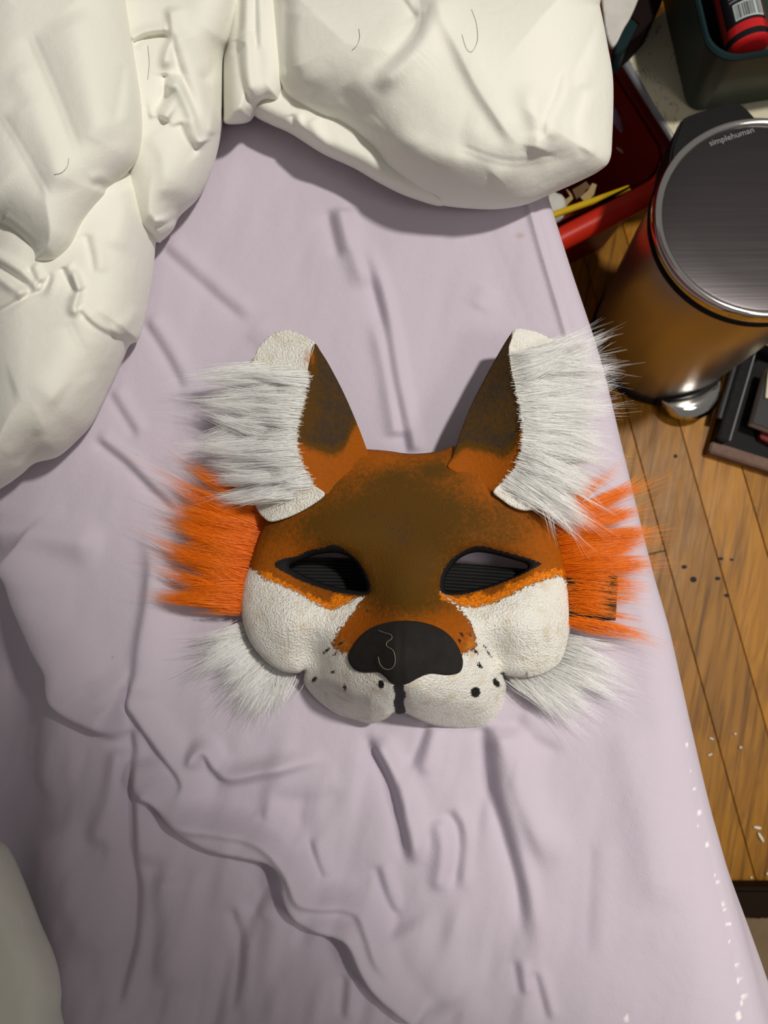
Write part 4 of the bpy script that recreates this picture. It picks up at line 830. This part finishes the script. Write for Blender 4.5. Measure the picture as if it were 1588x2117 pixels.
def tub():
    zt, zb = -0.205, SB + 0.0006
    K = V(1468, 112, zt); ax = (V(1588, 106, zt) - V(1490, 122, zt)).normalized(); ay = Vector((-ax.y, ax.x, 0)); wx, wy = 0.17, 0.25
    corner = V(1472, 128, zt); o = corner + ax * wx / 2 + ay * wy / 2; ang = math.atan2(ax.y, ax.x)
    r = empty('green_tub', (o.x, o.y, zb), 'dark green plastic tub with rounded corners on the sketch board', 'tub'); L = local((o.x, o.y, 0), ang)
    def ring(hx, hy, z, rad): return [L(x, y, z) for x, y in rrect(hx, hy, rad, 8)]
    loft('body', [ring(wx / 2 - .001, wy / 2 - .001, zt - .001, .026), ring(wx / 2 - .008, wy / 2 - .008, zt - .04, .024), ring(wx / 2 - .013, wy / 2 - .013, zb + .003, .018), ring(wx / 2 - .016, wy / 2 - .016, zb, .016)], MT['green'], r)
    loft('inner_wall', [ring(wx / 2 - .004, wy / 2 - .004, zt - .001, .024), ring(wx / 2 - .017, wy / 2 - .017, zb + .004, .016)], MT['green'], r)
    loft('rim', [ring(wx / 2 + a, wy / 2 + a, zt + b, .027) for a, b in ((-.0005, -.004), (.0016, -.003), (.002, 0), (.0004, .002), (-.002, .0016), (-.004, -.002))], MT['teal'], r, False)['label'] = 'dark teal rim'
    loft('handle_lip', [[L(-wx / 2 - q[0], y, q[1]) for y, q in zip([wy * .02] * 4 + [wy * .5] * 4, [(.0, zt), (.026, zt - .004), (.027, zt - .010), (.0, zt - .012)] + [(.0, zt - .012), (.027, zt - .010), (.026, zt - .004), (.0, zt)])]], MT['teal'], r, True, 30, False)
    return L, zt, zb, wx, wy
TL, TZ, TB, TWX, TWY = tub()
def bottle():
    """a round red bottle with a black label leaning in the tub"""
    rad = 0.0195; base = V(1549, 106, TZ - 0.022); axis_ = (V(1514, -40, TZ - 0.018) - base); axis_.normalize()
    up = Vector((0, 0, 1)); sx = axis_.cross(up).normalized(); sz = sx.cross(axis_).normalized()
    r = empty('red_bottle', base.to_tuple(), 'red bottle with a black barcode label lying in the green tub', 'bottle')
    M4 = Matrix((( *[sx.x, axis_.x, sz.x], base.x), (*[sx.y, axis_.y, sz.y], base.y), (*[sx.z, axis_.z, sz.z], base.z), (0, 0, 0, 1)))
    def cyl(name, y0, y1, rr, mat, a0=0, a1=360, n=64):
        a = np.radians(np.linspace(a0, a1, n)); full = a1 - a0 >= 360
        ys = np.linspace(y0, y1, 3); G = np.stack([np.stack([rr * np.sin(a), np.full(n, y), rr * np.cos(a)], -1) for y in ys])
        ii = np.arange(3 * n).reshape(3, n); F = np.stack([ii[:-1, :-1], ii[:-1, 1:], ii[1:, 1:], ii[1:, :-1]], -1).reshape(-1, 4)
        v = (np.c_[G.reshape(-1, 3), np.ones(3 * n)] @ np.array(M4).T)[:, :3]; return mesh_np(name, v, F, mat, r)
    prof = [(0.0, 0.0), (0.014, 0.0), (0.0178, 0.001), (rad, 0.003), (rad, 0.12), (0.013, 0.13), (0.008, 0.134), (0.008, 0.15), (0.0, 0.15)]
    a = np.linspace(0, 2 * math.pi, 65)[:-1]; G = np.array([[(p[0] * math.sin(t), p[1], p[0] * math.cos(t)) for t in a] for p in prof]); n = 64; m = len(prof)
    ii = np.arange(m * n).reshape(m, n); jj = np.roll(ii, -1, 1); F = np.stack([ii[:-1], ii[1:], jj[1:], jj[:-1]], -1).reshape(-1, 4)
    mesh_np('body', (np.c_[G.reshape(-1, 3), np.ones(m * n)] @ np.array(M4).T)[:, :3], F, plain('red_gloss', (0.55, 0.015, 0.018), 0.12), r, auto=40)
    cyl('dark_band', 0.0045, 0.0105, rad + .0002, MT['label'])['label'] = 'dark band round the foot'
    lb = cyl('label', 0.019, 0.11, rad + .0003, MT['label'], -75, 42); lb['label'] = 'black back label'
    cyl('barcode_field', 0.0215, 0.0375, rad + .0005, MT['labelwhite'], -44, 34)['label'] = 'pale barcode field'
    x = -40
    rr = random.Random(3)
    while x < 30:
        w = rr.choice((0.9, 1.4, 2.4)); bar = cyl('bar', 0.0228, 0.0362, rad + .0006, MT['label'], x, x + w, 4); x += w + rr.choice((1.0, 1.6, 2.6)) + (3.5 if rr.random() < 0.15 else 0)
    cyl('print_line', 0.0400, 0.0416, rad + .0005, MT['grey'], -50, -5); cyl('print_line', 0.0440, 0.0458, rad + .0005, MT['grey'], -50, 5); cyl('print_line', 0.0490, 0.0504, rad + .0005, MT['grey'], -30, 30); cyl('print_line', 0.0530, 0.0544, rad + .0005, MT['grey'], -48, 20)
    pt = []
    for t in np.linspace(0, 2 * math.pi, 25)[:-1]:
        ang = math.radians(27) + 0.0028 * math.cos(t) / rad; pt.append(M4 @ Vector(((rad + .0006) * math.sin(ang), 0.0425 + 0.0028 * math.sin(t), (rad + .0006) * math.cos(ang))))
    bm = bmesh.new(); bm.faces.new([bm.verts.new(p) for p in pt]); bm_obj('round_symbol', bm, MT['labelwhite'], r, False, None)
bottle()
prism('black_pouch', [TL(-0.058, 0.060, TB + 0.050), TL(-0.058, -0.080, TB + 0.050), TL(-0.034, -0.084, TB + 0.05), TL(-0.034, 0.060, TB + 0.05)], 0.044, plain('black_nylon', (0.012, 0.010, 0.014), 0.5, bump=.001, bs=200), None, 0.004)
tag(bpy.data.objects['black_pouch'], 'black nylon pouch squeezed beside the bottle in the green tub', 'pouch')

# ------------------------------------------------------------------ black crate on the floor with books
def crate():
    zt = -0.470
    A = V(1482, 914, zt); B = V(1540, 716, zt); uy = (B - A).normalized(); ux = Vector((uy.y, -uy.x, 0)); w, l = 0.20, (B - A).length
    r = empty('crate', (A.x + ux.x * w / 2, A.y + ux.y * w / 2, FL), 'worn black open crate standing on the floor right of the pedal bin', 'crate')
    def q(x, y, z): p = A + ux * x + uy * y; return Vector((p.x, p.y, z))
    h = zt - FL - .0006
    prism('side_panel', [q(0, 0.004, zt), q(.012, 0.004, zt), q(.012, l, zt), q(0, l, zt)], h, MT['wood_black'], r, 0.0015)
    prism('side_panel', [q(w - .012, 0.004, zt), q(w, 0.004, zt), q(w, l, zt), q(w - .012, l, zt)], h, MT['wood_black'], r, 0.0015)
    prism('front_panel', [q(-.002, -.010, zt - .012), q(w + .002, -.010, zt - .012), q(w + .002, .004, zt - .012), q(-.002, .004, zt - .012)], h - .012, MT['worn'], r, 0.0015)['label'] = 'worn brown front board'
    prism('back_panel', [q(0, l, zt), q(w, l, zt), q(w, l + .01, zt), q(0, l + .01, zt)], h, MT['wood_black'], r, 0.0015)
    prism('base', [q(.012, .004, FL + .008), q(w - .012, .004, FL + .008), q(w - .012, l, FL + .008), q(.012, l, FL + .008)], 0.0074, MT['black'], r, 0)
    bm = bmesh.new(); tube_bm(bm, [q(0.0135, y, zt + .001) for y in np.linspace(0.006, l, 20)], 0.0011, 8); bm_obj('edge_wire', bm, MT['grey'], r)['label'] = 'thin grey edging'
    bm = bmesh.new(); tube_bm(bm, [q(-.004, y, zt - .004) for y in np.linspace(0.03, l, 12)], 0.0034, 10); bm_obj('rail', bm, plain('grey_rail', (.05, .05, .052), .35, .3), r)['label'] = 'round grey rail'
    return q, l, w
CQ, CLN, CWD = crate()
def notebook():
    zt = -0.462; a = V(1556, 874, zt); b = V(1588, 760, zt); c = V(1640, 905, zt); d = b + (c - a); mid = (a + d) / 2
    r = empty('notebook', (mid.x, mid.y, zt - .02), 'charcoal covered notebook lying inside the black crate', 'book')
    prism('cover', [a, c, d, b], 0.0022, MT['book'], r, 0.0006)
    dn = Vector((0, 0, -.0023)); k = (mid - a) * 0.03
    prism('pages', [a + dn + k * .5, c + dn, d + dn, b + dn], 0.012, MT['page'], r, 0.0004)['label'] = 'pale page edges'
    prism('back_cover', [p + Vector((0, 0, -.0145)) for p in (a, c, d, b)], 0.0022, MT['book'], r, 0.0006)
    tag(prism('red_book', [V(1572, 905, -.4805), V(1630, 935, -.4805), V(1650, 800, -.4805), V(1590, 770, -.4805)], (-.4805) - (FL + .0082), MT['darkred'], None, 0.001), 'dark red book under the charcoal notebook in the crate', 'book')
    tag(prism('cream_card', [V(1583, 822, -.4575), V(1606, 826, -.4575), V(1612, 770, -.4575), V(1589, 765, -.4575)], 0.004, MT['cream'], None, 0.0004), 'cream card resting on the charcoal notebook', 'card')
notebook()
def flap():
    q = spline([(1520, 716), (1540, 700), (1560, 684), (1590, 672), (1640, 668), (1640, 700), (1590, 700), (1560, 708)], 5, True)
    P, Q, d, *_ = patch(q, 4); z = -0.42 + 0.004 * np.sin((P[:, 0] - 1500) / 34) + 0.002 * fbm(P, 30, 7, 2)
    o = mesh_np('grey_flap', at(P, z), Q, plain('grey_plastic', (0.17, 0.165, 0.17), 0.45)); s = o.modifiers.new('thickness', 'SOLIDIFY'); s.thickness = 0.0015
    tag(o, 'bent grey plastic sheet poking out over the crate beside the pedal bin', 'sheet')
flap()

# ------------------------------------------------------------------ foot of the bed: dark slab standing in for shade, and tan card, on the floor
prism('shade_slab', [V(1470, 1836, -.470), V(1640, 1836, -.470), V(1640, 1896, -.470), V(1600, 1898, -.470), V(1580, 1904, -.470), V(1560, 1900, -.470), V(1470, 1896, -.470)], 0.0295, MT['brown'], None, 0.004)  # slab added to darken the floor where shade falls
tag(bpy.data.objects['shade_slab'], 'dark brown slab standing in for shade on the floor by the foot of the bed', 'slab')
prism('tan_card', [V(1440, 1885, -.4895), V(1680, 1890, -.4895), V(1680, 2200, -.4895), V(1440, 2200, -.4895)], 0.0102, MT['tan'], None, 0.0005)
tag(bpy.data.objects['tan_card'], 'worn tan cardboard sheet on the floor beyond the dark shade slab', 'cardboard')

# ------------------------------------------------------------------ loose threads, hairs and grains
def thread(name, pts, zf, rad, mat, label, cat, n=8):
    c = spline(pts, n); z = zf(c) if callable(zf) else np.full(len(c), zf); bm = bmesh.new(); tube_bm(bm, [Vector(p) for p in at(c, z).tolist()], rad, 5)
    return tag(bm_obj(name, bm, mat, None), label, cat)
def nose_top(c): return face_z(c) + 0.0052
thread('thread', [(783, 1303), (795, 1308), (808, 1312), (810, 1320), (800, 1328), (800, 1336), (812, 1344), (817, 1358), (816, 1374), (808, 1383), (796, 1383), (786, 1373), (782, 1358)], nose_top, 0.00010, MT['thread'], 'thin curly pale thread lying on the black nose', 'thread')
for i, (x, y, l, w, ang) in enumerate(((1566, 1711, 16, 7, 10), (1573, 1731, 22, 7, 60), (1531, 1545, 6, 5, 0), (1471, 1527, 10, 4, 20), (1468, 1560, 10, 4, -20), (1520, 1517, 6, 4, 0), (1586, 1806, 5, 5, 0), (1553, 1814, 5, 4, 0))):
    bm = bmesh.new(); t = math.radians(ang); p0 = V(x - l / 2 * math.cos(t), y - l / 2 * math.sin(t), FL + .002); p1 = V(x + l / 2 * math.cos(t), y + l / 2 * math.sin(t), FL + .002)
    m = (p0 + p1) / 2 + Vector((0, 0, .0006)); s = w * 0.93 / 1590 / 2; s = min(s, .0018); tube_bm(bm, [p0, (p0 + m) / 2, m, (m + p1) / 2, p1], [s * .4, s * .9, s, s * .9, s * .4], 8)
    lab = ('small curved white shaving on the boards above the larger shaving', 'largest white shaving lying on the floor boards')[i] if i < 2 else {2: 'pale crumb on the floor closest to the edge of the bed', 3: 'upper of two pale crumbs beside the long floor seam', 4: 'lower of two pale crumbs beside the long floor seam', 5: 'topmost pale crumb right of the long floor seam', 6: 'tiny white crumb at the picture edge above the dark shade slab', 7: 'tiny white crumb on the board just above the dark shade slab'}[i]
    tag(bm_obj('floor_crumb', bm, MT['grain'], None), lab, 'crumb', None if i < 2 else 'crumbs on the floor')
for (x, y, r), lab in zip(((1491, 1155, 5), (1434, 1198, 7), (1415, 1172, 6), (1484, 1196, 6), (1503, 1231, 6), (1397, 943, 4), (1513, 1157, 4)), ('topmost dark paint drip of the cluster on the floor', 'largest dark paint drip of the floor cluster, lower left', 'leftmost dark paint drip of the cluster on the floor', 'dark paint drip in the middle of the floor cluster', 'lowest dark paint drip of the cluster on the floor', 'single small dark drip on the floor below the bin pedal', 'rightmost small dark paint drip of the floor cluster')):
    bm = bmesh.new(); c = V(x, y, FL + .0004); bmesh.ops.create_uvsphere(bm, u_segments=8, v_segments=5, radius=r * .94 / 1590)
    bmesh.ops.scale(bm, verts=bm.verts, vec=(1, random.uniform(.6, 1.3), .18)); bmesh.ops.translate(bm, verts=bm.verts, vec=c)
    tag(bm_obj('paint_drip', bm, MT['fleck'], None), lab, 'paint spot', 'paint drips on the floor')
def lay_on(o, pts, lift=0.0004):
    """points of a curve dropped along the line of sight onto a surface"""
    cw = Vector((0, 0, CAM_H)); out = []
    for p in spline(pts, 8):
        d = (V(p[0], p[1], 0.0) - cw).normalized(); hit, loc, nrm, _ = o.ray_cast(cw, d)
        if hit: out.append(loc + Vector((0, 0, lift)))
    return out
bpy.context.view_layer.update()
for pts, lab in (([(742, 60), (744, 78), (738, 95), (728, 105)], 'short curved dark hair lying on the large duvet fold'), ([(975, 20), (985, 50), (987, 85), (975, 108), (964, 100), (955, 72)], 'looped thin hair lying on the large duvet fold'),
                 ([(143, 328), (140, 345), (128, 358), (112, 362)], 'fine curled hair lying on the left part of the duvet'), ([(306, 95), (309, 130), (306, 165)], 'straight thin hair lying on the middle duvet fold')):
    w = lay_on(duvet, pts)
    if len(w) > 4:
        bm = bmesh.new(); tube_bm(bm, w, 0.00008, 5); tag(bm_obj('hair', bm, MT['hair'], None), lab, 'hair')
